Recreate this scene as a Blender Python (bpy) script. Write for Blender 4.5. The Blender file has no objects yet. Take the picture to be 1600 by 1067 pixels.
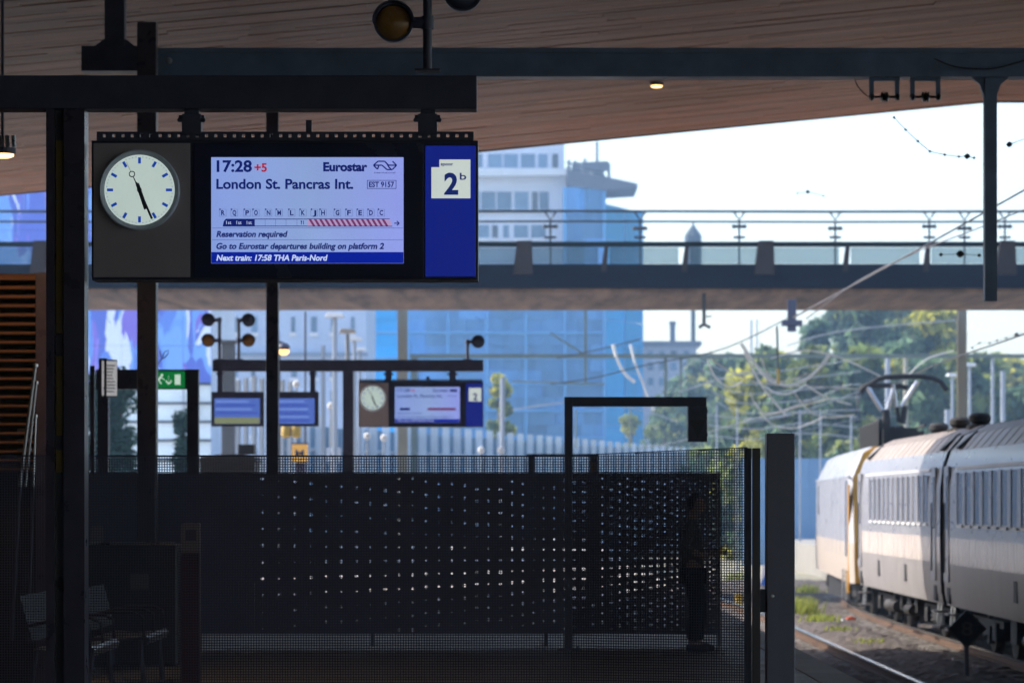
import bpy, math, random
from mathutils import Vector, Matrix
R = math.radians
rnd = random.Random(7)
scene = bpy.context.scene
col = scene.collection

# ---------------------------------------------------------------- camera, sky, sun, exposure
F = 5333.333          # focal length in photograph pixels (120 mm on a 36 mm sensor, 1600 px wide)
EYE = 1.6             # eye height above the platform
HOR = 785.0           # row of the horizon in the photograph
cam = bpy.data.cameras.new('camera')
cam.lens = 120; cam.sensor_width = 36; cam.sensor_fit = 'HORIZONTAL'
cam.shift_y = (HOR - 533.5) / 1600
cam.clip_start = 0.5; cam.clip_end = 4000
cam.dof.use_dof = True; cam.dof.focus_distance = 21.6; cam.dof.aperture_fstop = 4.2
cam.dof.aperture_blades = 7
camo = bpy.data.objects.new('camera', cam); col.objects.link(camo)
camo.location = (0, 0, EYE); camo.rotation_euler = (R(90), 0, 0)
scene.camera = camo

SUN_AZ, SUN_EL = R(-70), R(40)      # clockwise from the view direction: the sun stands to the left, a little ahead
world = bpy.data.worlds.new('World'); scene.world = world; world.use_nodes = True
wn = world.node_tree; wn.nodes.clear()
sky = wn.nodes.new('ShaderNodeTexSky'); sky.sky_type = 'NISHITA'; sky.sun_disc = False
sky.sun_elevation = SUN_EL; sky.sun_rotation = SUN_AZ; sky.dust_density = 2.0; sky.air_density = 1.0; sky.ozone_density = 1.0
bg = wn.nodes.new('ShaderNodeBackground'); bg.inputs['Strength'].default_value = 0.15
out = wn.nodes.new('ShaderNodeOutputWorld')
wn.links.new(sky.outputs[0], bg.inputs[0]); wn.links.new(bg.outputs[0], out.inputs[0])
sun = bpy.data.lights.new('sun', 'SUN'); sun.energy = 2.8; sun.angle = R(0.5); sun.color = (1.0, 0.93, 0.82)
suno = bpy.data.objects.new('sun', sun); col.objects.link(suno)
sdir = Vector((math.sin(SUN_AZ) * math.cos(SUN_EL), math.cos(SUN_AZ) * math.cos(SUN_EL), math.sin(SUN_EL)))
suno.rotation_euler = (-sdir).to_track_quat('-Z', 'Y').to_euler(); suno.location = (-30, 60, 60)
vs = scene.view_settings
vs.view_transform = 'Standard'; vs.look = 'None'; vs.gamma = 1; vs.use_curve_mapping = False
vs.exposure = 1.45
HAZE = 0.0012
scene.render.engine = 'CYCLES'
scene.cycles.use_denoising = True
scene.cycles.max_bounces = 6; scene.cycles.diffuse_bounces = 3; scene.cycles.glossy_bounces = 2; scene.cycles.transmission_bounces = 2; scene.cycles.transparent_max_bounces = 8
scene.cycles.use_adaptive_sampling = True; scene.cycles.adaptive_threshold = 0.025
scene.cycles.sample_clamp_indirect = 8
scene.cycles.volume_bounces = 0
scene.cycles.volume_step_rate = 4

# ---------------------------------------------------------------- helpers
def P(px, py, D):
    return Vector(((px - 800) * D / F, D, EYE + (HOR - py) * D / F))
def srgb(r, g, b):
    f = lambda c: (c / 12.92 if c <= 0.04045 else ((c + 0.055) / 1.055) ** 2.4)
    return (f(r / 255), f(g / 255), f(b / 255))

class MB:
    def __init__(s): s.v = []; s.f = []
    def box(s, x0, x1, y0, y1, z0, z1):
        if x0 > x1: x0, x1 = x1, x0
        if y0 > y1: y0, y1 = y1, y0
        if z0 > z1: z0, z1 = z1, z0
        n = len(s.v)
        s.v += [(x0,y0,z0),(x1,y0,z0),(x1,y1,z0),(x0,y1,z0),(x0,y0,z1),(x1,y0,z1),(x1,y1,z1),(x0,y1,z1)]
        s.f += [(n,n+3,n+2,n+1),(n+4,n+5,n+6,n+7),(n,n+1,n+5,n+4),(n+1,n+2,n+6,n+5),(n+2,n+3,n+7,n+6),(n+3,n,n+4,n+7)]
        return s
    def pbox(s, px0, px1, py0, py1, D, depth):      # front face at distance D, real thickness behind it
        a = P(px0, py1, D); b = P(px1, py0, D)
        return s.box(a.x, b.x, D, D + depth, a.z, b.z)
    def obox(s, c, ax, ay, az):                      # oriented box: centre and three half-axis vectors
        c = Vector(c); ax = Vector(ax); ay = Vector(ay); az = Vector(az); n = len(s.v)
        for sz in (-1, 1):
            for sx, sy in ((-1,-1),(1,-1),(1,1),(-1,1)):
                s.v.append(tuple(c + ax*sx + ay*sy + az*sz))
        s.f += [(n,n+3,n+2,n+1),(n+4,n+5,n+6,n+7),(n,n+1,n+5,n+4),(n+1,n+2,n+6,n+5),(n+2,n+3,n+7,n+6),(n+3,n,n+4,n+7)]
        return s
    def bar(s, p0, p1, w, h=None, up=(0, 0, 1)):
        p0 = Vector(p0); p1 = Vector(p1); h = h or w
        d = (p1 - p0); L = d.length; d.normalize(); up = Vector(up)
        if abs(d.dot(up)) > 0.98: up = Vector((0, 1, 0))
        sd = d.cross(up).normalized(); u2 = sd.cross(d).normalized()
        return s.obox((p0 + p1) / 2, sd * w / 2, d * L / 2, u2 * h / 2)
    def tube(s, pts, r, n=8, r1=None, caps=True):
        pts = [Vector(p) for p in pts]; m = len(pts); base = len(s.v)
        for i, p in enumerate(pts):
            d = (pts[min(i + 1, m - 1)] - pts[max(i - 1, 0)]).normalized()
            up = Vector((0, 0, 1)) if abs(d.z) < 0.95 else Vector((0, 1, 0))
            a = d.cross(up).normalized(); b = a.cross(d).normalized()
            rr = r if r1 is None else r + (r1 - r) * i / (m - 1)
            for k in range(n):
                t = 2 * math.pi * k / n
                s.v.append(tuple(p + a * math.cos(t) * rr + b * math.sin(t) * rr))
        for i in range(m - 1):
            for k in range(n):
                q = base + i * n; k2 = (k + 1) % n
                s.f.append((q + k, q + k2, q + n + k2, q + n + k))
        if caps:
            s.f.append(tuple(base + k for k in range(n))[::-1]); s.f.append(tuple(base + (m - 1) * n + k for k in range(n)))
        return s
    def lathe(s, c, prof, axis='z', n=20):           # prof: (radius, offset along the axis)
        base = len(s.v); c = Vector(c)
        for r, h in prof:
            for k in range(n):
                t = 2 * math.pi * k / n; u, w = r * math.cos(t), r * math.sin(t)
                s.v.append(tuple(c + Vector({'z': (u, w, h), 'y': (u, h, w), 'x': (h, u, w)}[axis])))
        for i in range(len(prof) - 1):
            for k in range(n):
                q = base + i * n; k2 = (k + 1) % n
                s.f.append((q + k, q + k2, q + n + k2, q + n + k))
        s.f.append(tuple(base + k for k in range(n))); s.f.append(tuple(base + (len(prof) - 1) * n + k for k in range(n)))
        return s
    def prism(s, pts, y0, y1):                       # outline in x,z extruded along y
        n = len(s.v); m = len(pts)
        s.v += [(x, y0, z) for x, z in pts] + [(x, y1, z) for x, z in pts]
        s.f.append(tuple(range(n, n + m))); s.f.append(tuple(range(n + m, n + 2 * m))[::-1])
        for k in range(m): s.f.append((n + k, n + (k + 1) % m, n + m + (k + 1) % m, n + m + k))
        return s
    def quad(s, a, b, c, d):
        n = len(s.v); s.v += [tuple(a), tuple(b), tuple(c), tuple(d)]; s.f.append((n, n+1, n+2, n+3)); return s
    def mesh(s, name):
        me = bpy.data.meshes.new(name); me.from_pydata(s.v, [], s.f); me.update(); return me
    def build(s, name, mat, parent=None, smooth=False, fix=True, bevel=0):
        me = s.mesh(name)
        if fix:
            import bmesh
            bm = bmesh.new(); bm.from_mesh(me); bmesh.ops.recalc_face_normals(bm, faces=bm.faces[:]); bm.to_mesh(me); bm.free()
        if smooth:
            me.polygons.foreach_set('use_smooth', [True] * len(me.polygons))
            me.set_sharp_from_angle(angle=R(40))
        o = obj(name, me, mat, parent)
        if bevel:
            b = o.modifiers.new('bevel', 'BEVEL'); b.width = bevel; b.segments = 2; b.limit_method = 'ANGLE'
        return o

WM = {}
def obj(name, me, mat, parent=None):
    o = bpy.data.objects.new(name, me); col.objects.link(o)
    if mat is not None and not me.materials: me.materials.append(mat)
    if parent is not None:
        o.parent = parent
        o.matrix_parent_inverse = WM.get(parent.name, Matrix.Identity(4)).inverted()
    return o
def tag(o, label=None, cat=None, group=None, kind=None):
    if label: o['label'] = label
    if cat: o['category'] = cat
    if group: o['group'] = group
    if kind: o['kind'] = kind
    return o
def thing(name, loc, label, cat, group=None):
    o = bpy.data.objects.new(name, None); col.objects.link(o); o.location = loc; o.empty_display_size = 0.2
    WM[o.name] = Matrix.Translation(Vector(loc))
    return tag(o, label, cat, group)
def copy_tree(o, parent=None):
    c = o.copy(); col.objects.link(c)
    if parent is not None: c.parent = parent
    for ch in o.children: copy_tree(ch, c)
    return c

# ---------------------------------------------------------------- materials
MATS = {}
def mat(name, color, rough=0.6, metal=0.0, var=0.15, scale=4.0, bump=0.0, spec=0.5, island=0.0, emit=None, estr=1.0, stretch=None, objrand=0.0, coat=0.0, transl=0.0):
    m = bpy.data.materials.new(name); m.use_nodes = True; nt = m.node_tree; N = nt.nodes; L = nt.links
    b = N['Principled BSDF']
    b.inputs['Roughness'].default_value = rough; b.inputs['Metallic'].default_value = metal
    b.inputs['Specular IOR Level'].default_value = spec
    if coat: b.inputs['Coat Weight'].default_value = coat; b.inputs['Coat Roughness'].default_value = 0.15
    tc = N.new('ShaderNodeTexCoord'); mp = N.new('ShaderNodeMapping')
    L.new(tc.outputs['Object'], mp.inputs[0])
    if stretch: mp.inputs['Scale'].default_value = stretch
    nz = N.new('ShaderNodeTexNoise'); nz.inputs['Scale'].default_value = scale; nz.inputs['Detail'].default_value = 5; nz.inputs['Roughness'].default_value = 0.6
    L.new(mp.outputs[0], nz.inputs['Vector'])
    mr = N.new('ShaderNodeMapRange'); mr.inputs[1].default_value = 0.25; mr.inputs[2].default_value = 0.75
    mr.inputs[3].default_value = 1 - var; mr.inputs[4].default_value = 1 + var
    L.new(nz.outputs['Fac'], mr.inputs[0])
    fac = mr.outputs[0]
    def times(sock, amount, fac):
        r2 = N.new('ShaderNodeMapRange'); r2.inputs[3].default_value = 1 - amount; r2.inputs[4].default_value = 1 + amount
        L.new(sock, r2.inputs[0])
        mm = N.new('ShaderNodeMath'); mm.operation = 'MULTIPLY'; L.new(fac, mm.inputs[0]); L.new(r2.outputs[0], mm.inputs[1]); return mm.outputs[0]
    if island: fac = times(N.new('ShaderNodeNewGeometry').outputs['Random Per Island'], island, fac)
    if objrand: fac = times(N.new('ShaderNodeObjectInfo').outputs['Random'], objrand, fac)
    vm = N.new('ShaderNodeVectorMath'); vm.operation = 'SCALE'; vm.inputs[0].default_value = color
    L.new(fac, vm.inputs['Scale']); L.new(vm.outputs[0], b.inputs['Base Color'])
    rr = N.new('ShaderNodeMapRange'); rr.inputs[3].default_value = max(0.02, rough - 0.12); rr.inputs[4].default_value = min(1, rough + 0.12)
    L.new(nz.outputs['Fac'], rr.inputs[0]); L.new(rr.outputs[0], b.inputs['Roughness'])
    if bump:
        bp = N.new('ShaderNodeBump'); bp.inputs['Strength'].default_value = bump; bp.inputs['Distance'].default_value = 0.02
        L.new(nz.outputs['Fac'], bp.inputs['Height']); L.new(bp.outputs[0], b.inputs['Normal'])
    if emit:
        vm2 = N.new('ShaderNodeVectorMath'); vm2.operation = 'SCALE'; vm2.inputs[0].default_value = emit
        L.new(mr.outputs[0], vm2.inputs['Scale']); L.new(vm2.outputs[0], b.inputs['Emission Color'])
        b.inputs['Emission Strength'].default_value = estr
    if transl:
        t = N.new('ShaderNodeBsdfTranslucent'); mx = N.new('ShaderNodeMixShader'); mx.inputs[0].default_value = transl
        L.new(vm.outputs[0], t.inputs['Color']); L.new(b.outputs[0], mx.inputs[1]); L.new(t.outputs[0], mx.inputs[2])
        L.new(mx.outputs[0], N['Material Output'].inputs[0])
    MATS[name] = m
    return m
def glass(name, color, alpha=0.75, rough=0.05):
    m = bpy.data.materials.new(name); m.use_nodes = True; nt = m.node_tree; N = nt.nodes; L = nt.links
    b = N['Principled BSDF']; b.inputs['Base Color'].default_value = (*color, 1); b.inputs['Roughness'].default_value = rough
    t = N.new('ShaderNodeBsdfTransparent'); t.inputs[0].default_value = (*[0.5 + 0.5 * c for c in color], 1)
    mx = N.new('ShaderNodeMixShader'); mx.inputs[0].default_value = alpha
    L.new(b.outputs[0], mx.inputs[1]); L.new(t.outputs[0], mx.inputs[2]); L.new(mx.outputs[0], N['Material Output'].inputs[0])
    return m
def lit(name, color, strength=1.0, var=0.06, scale=2.0):      # screens, backlit panels, lamps
    m = mat(name, (0.02, 0.02, 0.025), 0.35, var=var, scale=scale, emit=color, estr=strength); return m

EXPK = 2 ** -vs.exposure
def litp(name, r, g, b, var=0.05, scale=2.0, k=1.0):          # a luminous face that shows as this sRGB colour
    return lit(name, tuple(c * EXPK * k for c in srgb(r, g, b)), 1.0, var, scale)

m_black = mat('black_painted_steel', (0.06, 0.06, 0.105), 0.45, 0.0, 0.3, 6)
m_steel_dark = mat('dark_blue_grey_steel', (0.17, 0.245, 0.40), 0.4, 0.0, 0.25, 3)
m_column = mat('near_black_column_paint', (0.065, 0.052, 0.08), 0.3, 0.0, 0.25, 5)
m_yellow_strip = mat('mustard_strip', (0.30, 0.19, 0.02), 0.5)
m_wood = mat('brown_timber', (0.30, 0.118, 0.062), 0.55, 0, 0.35, 3.0, island=0.26, stretch=(0.35, 9, 9), bump=0.1)
m_wood_edge = mat('roof_edge_metal', (0.10, 0.07, 0.055), 0.5)
m_roof_top = mat('grey_roof_covering', (0.12, 0.12, 0.12), 0.8)
m_concrete = mat('stained_concrete', (0.24, 0.155, 0.11), 0.85, 0, 0.8, 1.1, bump=0.3, stretch=(1.6, 0.16, 0.6))
m_paving = mat('grey_paving', (0.34, 0.31, 0.28), 0.7, 0, 0.2, 1.5, bump=0.1, objrand=0.0)
m_slab = mat('platform_slab', (0.30, 0.27, 0.24), 0.65, 0, 0.2, 3, bump=0.15, island=0.12)
m_ballast = mat('brown_ballast', (0.095, 0.075, 0.065), 0.95, 0, 0.6, 14, bump=0.6)
m_ground = mat('dry_ground', (0.25, 0.23, 0.16), 0.95, 0, 0.35, 0.2)
m_rail = mat('polished_rail', (0.62, 0.60, 0.58), 0.22, 1.0, 0.1, 3)
m_rail_rust = mat('rusty_rail_web', (0.12, 0.07, 0.045), 0.8, 0.2, 0.3, 6)
m_sleeper = mat('concrete_sleeper', (0.24, 0.22, 0.20), 0.9, 0, 0.25, 5)
m_white = mat('white_paint', (0.78, 0.78, 0.80), 0.5, 0, 0.06, 2)
m_chrome = mat('brushed_steel', (0.5, 0.5, 0.53), 0.3, 1.0, 0.1, 8)
m_wire = mat('bright_overhead_wire', (0.88, 0.86, 0.82), 0.4, 0.15, 0.1, 2)
m_wire_dark = mat('dark_overhead_wire', (0.05, 0.055, 0.06), 0.6, 0.3, 0.1, 2)
m_insul = mat('brown_insulator', (0.045, 0.04, 0.045), 0.3, 0, 0.2, 8)
m_beige = mat('beige_mast_paint', (0.34, 0.32, 0.25), 0.6, 0, 0.12, 1)
m_pole = mat('pale_blue_grey_pole', (0.33, 0.36, 0.42), 0.5, 0.2, 0.1, 1)
m_mesh = mat('mesh_wire', (0.10, 0.095, 0.15), 0.5, 0.3, 0.1, 4)
m_perf = mat('dark_perforated_sheet', (0.12, 0.11, 0.19), 0.55, 0.0, 0.2, 2)
# ================================================================ SETTING
g = MB(); g.quad((-2500, -400, -1.15), (2500, -400, -1.15), (2500, 3500, -1.15), (-2500, 3500, -1.15))
tag(g.build('ground', m_ground, fix=False), kind='structure')

# platform: one slab, a coping along the track edge, and single paving slabs where they can be told apart
PE = 3.12
pl = MB(); pl.box(-32, PE - 0.38, -60, 235, -1.149, -0.012)
platform = tag(pl.build('platform', m_paving), kind='structure')
cp = MB()
for k in range(0, 262):
    y0 = -27 + k
    cp.box(PE - 0.372, PE, y0 + 0.006, y0 + 0.994, -1.149, 0.002 + 0.002 * rnd.random())
cpo = cp.build('coping_stones', mat('pale_coping', (0.40, 0.36, 0.32), 0.7, 0, 0.15, 4, island=0.15), platform); tag(cpo, kind='stuff')
tile_meshes = []
for q in range(5):
    t = MB(); t.box(-0.295, 0.295, -0.295, 0.295, -0.008, 0.001 + q * 0.0009); me = t.mesh('paving_slab'); me.materials.append(
        mat('paving_slab_%d' % q, tuple(c * (0.8 + 0.1 * q) for c in (0.30, 0.265, 0.235)), 0.6, 0, 0.2, 3, bump=0.1)); tile_meshes.append(me)
for i in range(5):
    for j in range(52):
        o = obj('paving_slab', tile_meshes[rnd.randrange(5)], None, platform)
        o.location = (PE - 0.38 - 0.31 - i * 0.6, 30.4 + j * 0.6, 0)
        o.rotation_euler = (R(rnd.uniform(-.15, .15)), R(rnd.uniform(-.15, .15)), 0)

# opposite platform
op = MB(); op.box(11.4, 30, 97, 240, -1.149, 0.0); tag(op.build('opposite_platform', mat('pale_platform', (0.30, 0.28, 0.25), 0.8, 0, 0.15, 1)), kind='structure')

# tracks
def c1(y): return 4.93 - (max(0, y - 72) ** 2) * 0.0009
def c2(y): return 8.85 + (max(0, y - 73) ** 2) * 0.0022
RT = -0.90
nx, ny = 104, 620
X0, X1, Y0, Y1 = 3.13, 13.5, 38.0, 118.0
bm_v = []; 
import mathutils.noise as mn
for j in range(ny + 1):
    y = Y0 + (Y1 - Y0) * j / ny
    for i in range(nx + 1):
        x = X0 + (X1 - X0) * i / nx
        z = -1.075 + 0.03 * mn.noise((x * 1.3, y * 1.1, 0)) + rnd.uniform(-0.028, 0.028)
        mid = abs(x - (c1(y) + c2(y)) / 2)
        z += 0.05 * max(0, 1 - mid / 0.7)
        bm_v.append((x + rnd.uniform(-.02, .02), y + rnd.uniform(-.02, .02), z))
bf = [(j*(nx+1)+i, j*(nx+1)+i+1, (j+1)*(nx+1)+i+1, (j+1)*(nx+1)+i) for j in range(ny) for i in range(nx)]
me = bpy.data.meshes.new('ballast'); me.from_pydata(bm_v, [], bf); me.update()
tag(obj('ballast', me, m_ballast), 'brown crushed stone ballast between the rails', 'ballast', kind='stuff')
sl = MB(); sl.prism([(-1.28, -0.12), (1.28, -0.12), (1.25, 0.0), (0.5, 0.0), (0.4, -0.03), (-0.4, -0.03), (-0.5, 0.0), (-1.25, 0.0)], -0.13, 0.13)
slm = sl.mesh('sleeper'); slm.materials.append(m_sleeper)
for cf, nm in ((c1, 'near'), (c2, 'far')):
    tr = bpy.data.objects.new('railway_track', None); col.objects.link(tr); tag(tr, kind='structure')
    WM[tr.name] = Matrix.Identity(4)
    ys = [38 + 1.0 * k for k in range(0, 150)]
    for sd in (-1, 1):
        w = MB(); h = MB()
        for a, b in zip(ys[:-1], ys[1:]):
            pa = Vector((cf(a) + sd * 0.7525, a, RT)); pb = Vector((cf(b) + sd * 0.7525, b, RT))
            for (x0, x1, z0, z1, m) in ((-.009, .009, -.13, -.038, w), (-.07, .07, -.155, -.13, w), (-.036, .036, -.0375, 0, h)):
                n = len(m.v)
                for p in (pa, pb):
                    m.v += [(p.x + x0, p.y, p.z + z0), (p.x + x1, p.y, p.z + z0), (p.x + x1, p.y, p.z + z1), (p.x + x0, p.y, p.z + z1)]
                for k in range(4): m.f.append((n + k, n + (k + 1) % 4, n + 4 + (k + 1) % 4, n + 4 + k))
        r = w.build('rail', m_rail_rust, tr); h.build('rail_head', m_rail, r)
    y = 39.0
    while y < 112:
        o = obj('sleeper', slm, None, tr); o.location = (cf(y), y, RT - 0.165); y += 0.62

# ---------------------------------------------------------------- station roof
RX = [(-34, 5.1), (-9.75, 7.45), (-0.61, 8.28), (9.02, 9.22), (34, 9.24)]
RD = 65.0
def roofz(x):
    for (a, za), (b, zb) in zip(RX[:-1], RX[1:]):
        if x <= b: return za + (zb - za) * (x - a) / (b - a)
    return RX[-1][1]
roof = thing('station_roof', (0, 30, 0), 'large brown timber-slatted station roof sloping up to the right', 'roof')
deck = MB()
for (a, za), (b, zb) in zip(RX[:-1], RX[1:]):
    deck.prism([(a, za + 0.05), (b, zb + 0.05), (b, zb + 0.4), (a, za + 0.4)], -62, RD - 0.05)
deck.build('roof_deck', mat('dark_roof_deck', (0.05, 0.035, 0.03), 0.9), roof)
edge = MB()
for (a, za), (b, zb) in zip(RX[:-1], RX[1:]):
    edge.prism([(a, za - 0.02), (b, zb - 0.02), (b, zb + 0.42), (a, za + 0.42)], RD - 0.048, RD)
edge.build('edge_trim', m_wood_edge, roof)
sw = 0.27; y = RD - 0.06
boards = MB()
while y > 34:
    x = -14 - rnd.random() * 3
    while x < 14:
        L = rnd.uniform(1.6, 4.2); xe = min(x + L, 14.5)
        dz = rnd.uniform(-0.006, 0.006)
        for xa, xb in ([(x, xe)] if not (x < 9.02 < xe) else [(x, 9.02), (9.02, xe)]):
            za, zb = roofz(xa), roofz(xb); n = len(boards.v)
            for yy in (y - sw + 0.022, y):
                boards.v += [(xa + .003, yy, za + dz), (xb - .003, yy, zb + dz), (xb - .003, yy, zb + 0.045), (xa + .003, yy, za + 0.045)]
            boards.f += [(n, n+1, n+5, n+4), (n+1, n+2, n+6, n+5), (n+3, n, n+4, n+7), (n, n+3, n+2, n+1), (n+4, n+5, n+6, n+7)]
        x = xe
    y -= sw
bo = boards.build('timber_boards', m_wood, roof, fix=True); tag(bo, kind='stuff')

# unseen wall added far left to keep the station interior dark
lw = MB(); lw.box(-15.2, -15, -62, 52, -0.01, 6.6)
tag(lw.build('shade_wall_left', mat('dark_shade_wall', (0.05, 0.04, 0.05), 0.8)), kind='structure')

bw = MB(); bw.box(-34, 6, -62.3, -62.05, -1.1, 9.6)  # unseen wall added behind the camera to cut light from the rear
tag(bw.build('shade_wall_back', MATS['dark_shade_wall']), kind='structure')

# ---------------------------------------------------------------- road bridge across the tracks
BD = 95.0
def bz(py): return EYE + (HOR - py) * BD / F
def bx(px): return (px - 800) * BD / F
bridge = thing('road_bridge', (0, BD, 0), 'concrete road bridge with dark parapet crossing over the tracks', 'bridge')
b = MB(); b.prism([(-40, bz(456.5)), (45, bz(456.5)), (45, bz(450.8)), (-40, bz(450.8))], BD + 0.1, BD + 9)
b.build('concrete_beam', m_concrete, bridge)
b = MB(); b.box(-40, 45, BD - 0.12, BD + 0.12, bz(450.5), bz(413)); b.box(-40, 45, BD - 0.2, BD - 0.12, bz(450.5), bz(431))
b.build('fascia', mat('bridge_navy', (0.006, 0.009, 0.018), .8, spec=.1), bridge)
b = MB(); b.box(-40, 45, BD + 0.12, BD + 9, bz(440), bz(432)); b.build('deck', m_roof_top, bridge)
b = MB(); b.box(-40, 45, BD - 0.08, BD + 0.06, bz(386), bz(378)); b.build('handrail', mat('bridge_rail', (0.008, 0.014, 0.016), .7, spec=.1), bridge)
k = -3
pxs = []
for i in range(-10, 16):
    px = 818 + i * 125.6
    wide = (i % 3 == 0)
    m = MB()
    if wide:
        w = 13
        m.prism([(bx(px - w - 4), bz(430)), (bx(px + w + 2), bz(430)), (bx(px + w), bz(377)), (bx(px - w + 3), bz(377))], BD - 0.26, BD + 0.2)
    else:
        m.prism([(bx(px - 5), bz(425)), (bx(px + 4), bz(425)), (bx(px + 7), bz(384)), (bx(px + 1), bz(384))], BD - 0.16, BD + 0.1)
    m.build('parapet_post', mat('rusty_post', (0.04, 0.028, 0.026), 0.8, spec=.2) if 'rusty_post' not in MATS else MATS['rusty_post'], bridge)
    pxs.append(px)
m_pane = glass('parapet_glass', (0.25, 0.36, 0.40), 0.82)
for a, c in zip(pxs[:-1], pxs[1:]):
    m = MB(); m.box(bx(a + 9), bx(c - 9), BD, BD + 0.02, bz(412), bz(387)); m.build('pane', m_pane, bridge)
b = MB(); b.box(-40, 45, BD + 8.9, BD + 9.0, bz(408) , bz(401)); b.box(-40, 45, BD + 8.9, BD + 9.1, bz(425), bz(416))
for i in range(30): b.box(-40 + i * 2.8, -39.9 + i * 2.8, BD + 8.9, BD + 9, bz(430), bz(402))
b.build('far_parapet', mat('blue_grey_rail', (0.12, 0.17, 0.20), 0.5), bridge)
for x in (-17.5, 19.5):
    m = MB(); m.box(x - 1.2, x + 1.2, BD + 1.5, BD + 7.5, -1.14, bz(456.5) - 0.002); m.build('pier', m_concrete, bridge)
# wires over the bridge and what carries them
for py, rr in ((330, 0.042), (346, 0.034)):
    o = MB().tube([P(-300, py, 99), P(300, py + 1, 99), P(900, py, 99), P(1300, py + 1, 99), P(1900, py, 99)], rr, 6).build(
        'tram_wire', m_wire_dark); tag(o, ('upper' if py == 330 else 'lower') + ' of the two long wires above the bridge parapet', 'wire', 'wires above the bridge')
words = ['hanging just right of the blue platform panel', 'in front of the right edge of the blue-wrapped tower', 'right of the pointed church spire', 'left of the diagonal wires', 'under the insulator frames', 'left of the tall hanging post', 'near the right picture edge']
for i, px in enumerate((860, 1000, 1155, 1305, 1452, 1507, 1570)):
    D = 99; t = thing('wire_support', P(px, 378, D), 'wire support on the bridge ' + words[i], 'wire support', 'wire supports on the bridge')
    off = 0 if i % 2 == 0 else 3
    m = MB(); m.tube([P(px, 430, D), P(px, 344 + off, D)], 0.03, 6); m.build('rod', m_wire_dark, t)
    m = MB(); m.tube([P(px - 10, 354 + off, D), P(px + 10, 354 + off, D)], 0.05, 6); m.tube([P(px - 9, 371, D), P(px + 9, 371, D)], 0.04, 6)
    m.tube([P(px - 8, 332, D), P(px, 344, D), P(px + 8, 332, D)], 0.03, 6); m.build('cross_arm', m_insul, t)
    m = MB()
    for q in (-8, 0, 8): m.lathe(P(px + q, 354 + off, D), [(0.02, -0.06), (0.07, -0.04), (0.07, 0.04), (0.02, 0.06)], 'z', 8)
    m.build('insulator', m_insul, t)
# church spire behind the bridge
D = 300; t = thing('church_spire', P(1083, 560, D), 'dark pointed church spire rising behind the bridge rail', 'spire')
m = MB(); m.lathe(P(1083, 378, D), [(0.2, -25.6), (0.2, -2.4), (0.75, -2.2), (0.75, 0.45), (0.68, 0.65), (0.32, 1.15), (0.03, 1.6)], 'z', 8); m.build('spire_tower', mat('dark_spire', (0.02, 0.03, 0.035), 0.8), t)
m = MB(); m.tube([P(1083, 351, D), P(1083, 346, D)], 0.08, 6); m.build('finial', m_black, t)

# ---------------------------------------------------------------- buildings
m_sheet = mat('blue_scaffold_sheet', (0.15, 0.44, 0.78), 0.7, 0, 0.22, 0.35, objrand=0.25, transl=0.45, stretch=(1, 1, 0.3))
m_sheet_c = mat('cyan_scaffold_sheet', (0.015, 0.55, 0.92), 0.7, 0, 0.18, 0.35, objrand=0.12, transl=0.55, stretch=(1, 1, 0.3))
m_facade = mat('pale_facade', (0.70, 0.72, 0.80), 0.8, 0, 0.1, 0.5)
m_window = mat('blue_window', (0.12, 0.20, 0.30), 0.12, 0, 0.3, 0.6, objrand=0.4)
m_window_dk = mat('dark_window', (0.05, 0.06, 0.08), 0.15, 0, 0.3, 0.6, objrand=0.4)
TD = 260.0
tower = thing('scaffolded_tower', P(800, 785, TD) - Vector((0, 0, 2.7)), 'tall office tower half wrapped in blue scaffold sheeting behind the bridge', 'building')
def T(px, py): q = P(px, py, TD); return q.x, q.z
xl, _ = T(572, 0); xr, _ = T(945, 0); xe, _ = T(1000, 0)
top = T(0, 275)[1]
core = MB(); n = 0
core.prism([(xl, -1.14), (xr, -1.14), (xr, top), (xl, top)], TD, TD + 22); core.build('core', m_facade, tower)
# wing turning back on the right
wt = T(0, 318)[1]
w = MB(); n0 = len(w.v)
pts = [(xr + 0.01, TD + 0.02), (xe, TD + 7), (xe, TD + 21), (xr + 0.01, TD + 21)]
w.v += [(x, y, -1.14) for x, y in pts] + [(x, y, wt) for x, y in pts]
w.f += [(0,1,5,4), (1,2,6,5), (2,3,7,6), (3,0,4,7), (4,5,6,7), (3,2,1,0)]
w.build('wing', m_facade, tower)
ux0, _ = T(700, 0); ux1, _ = T(882, 0)
u = MB(); u.box(ux0, ux1, TD + 0.4, TD + 18, top, T(0, 190)[1]); u.build('top_storey', m_facade, tower)
led = MB(); 
lp = [T(700, 0)[0], T(885, 0)[0], T(945, 0)[0], T(995, 0)[0]]
led.prism([(lp[0], T(0, 268)[1]), (lp[1], T(0, 266)[1]), (lp[1], T(0, 276)[1]), (lp[0], T(0, 278)[1])], TD - 1.2, TD + 2)
led.build('ledge', m_white, tower)
led = MB(); led.prism([(lp[1], T(0, 268)[1]), (lp[2], T(0, 279)[1]), (lp[3], T(0, 290)[1]), (lp[3], T(0, 297)[1]), (lp[2], T(0, 300)[1]), (lp[1], T(0, 294)[1])], TD - 1.6, TD + 6)
led.build('cornice', mat('dark_cornice', (0.13, 0.13, 0.16), 0.8), tower)
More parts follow.
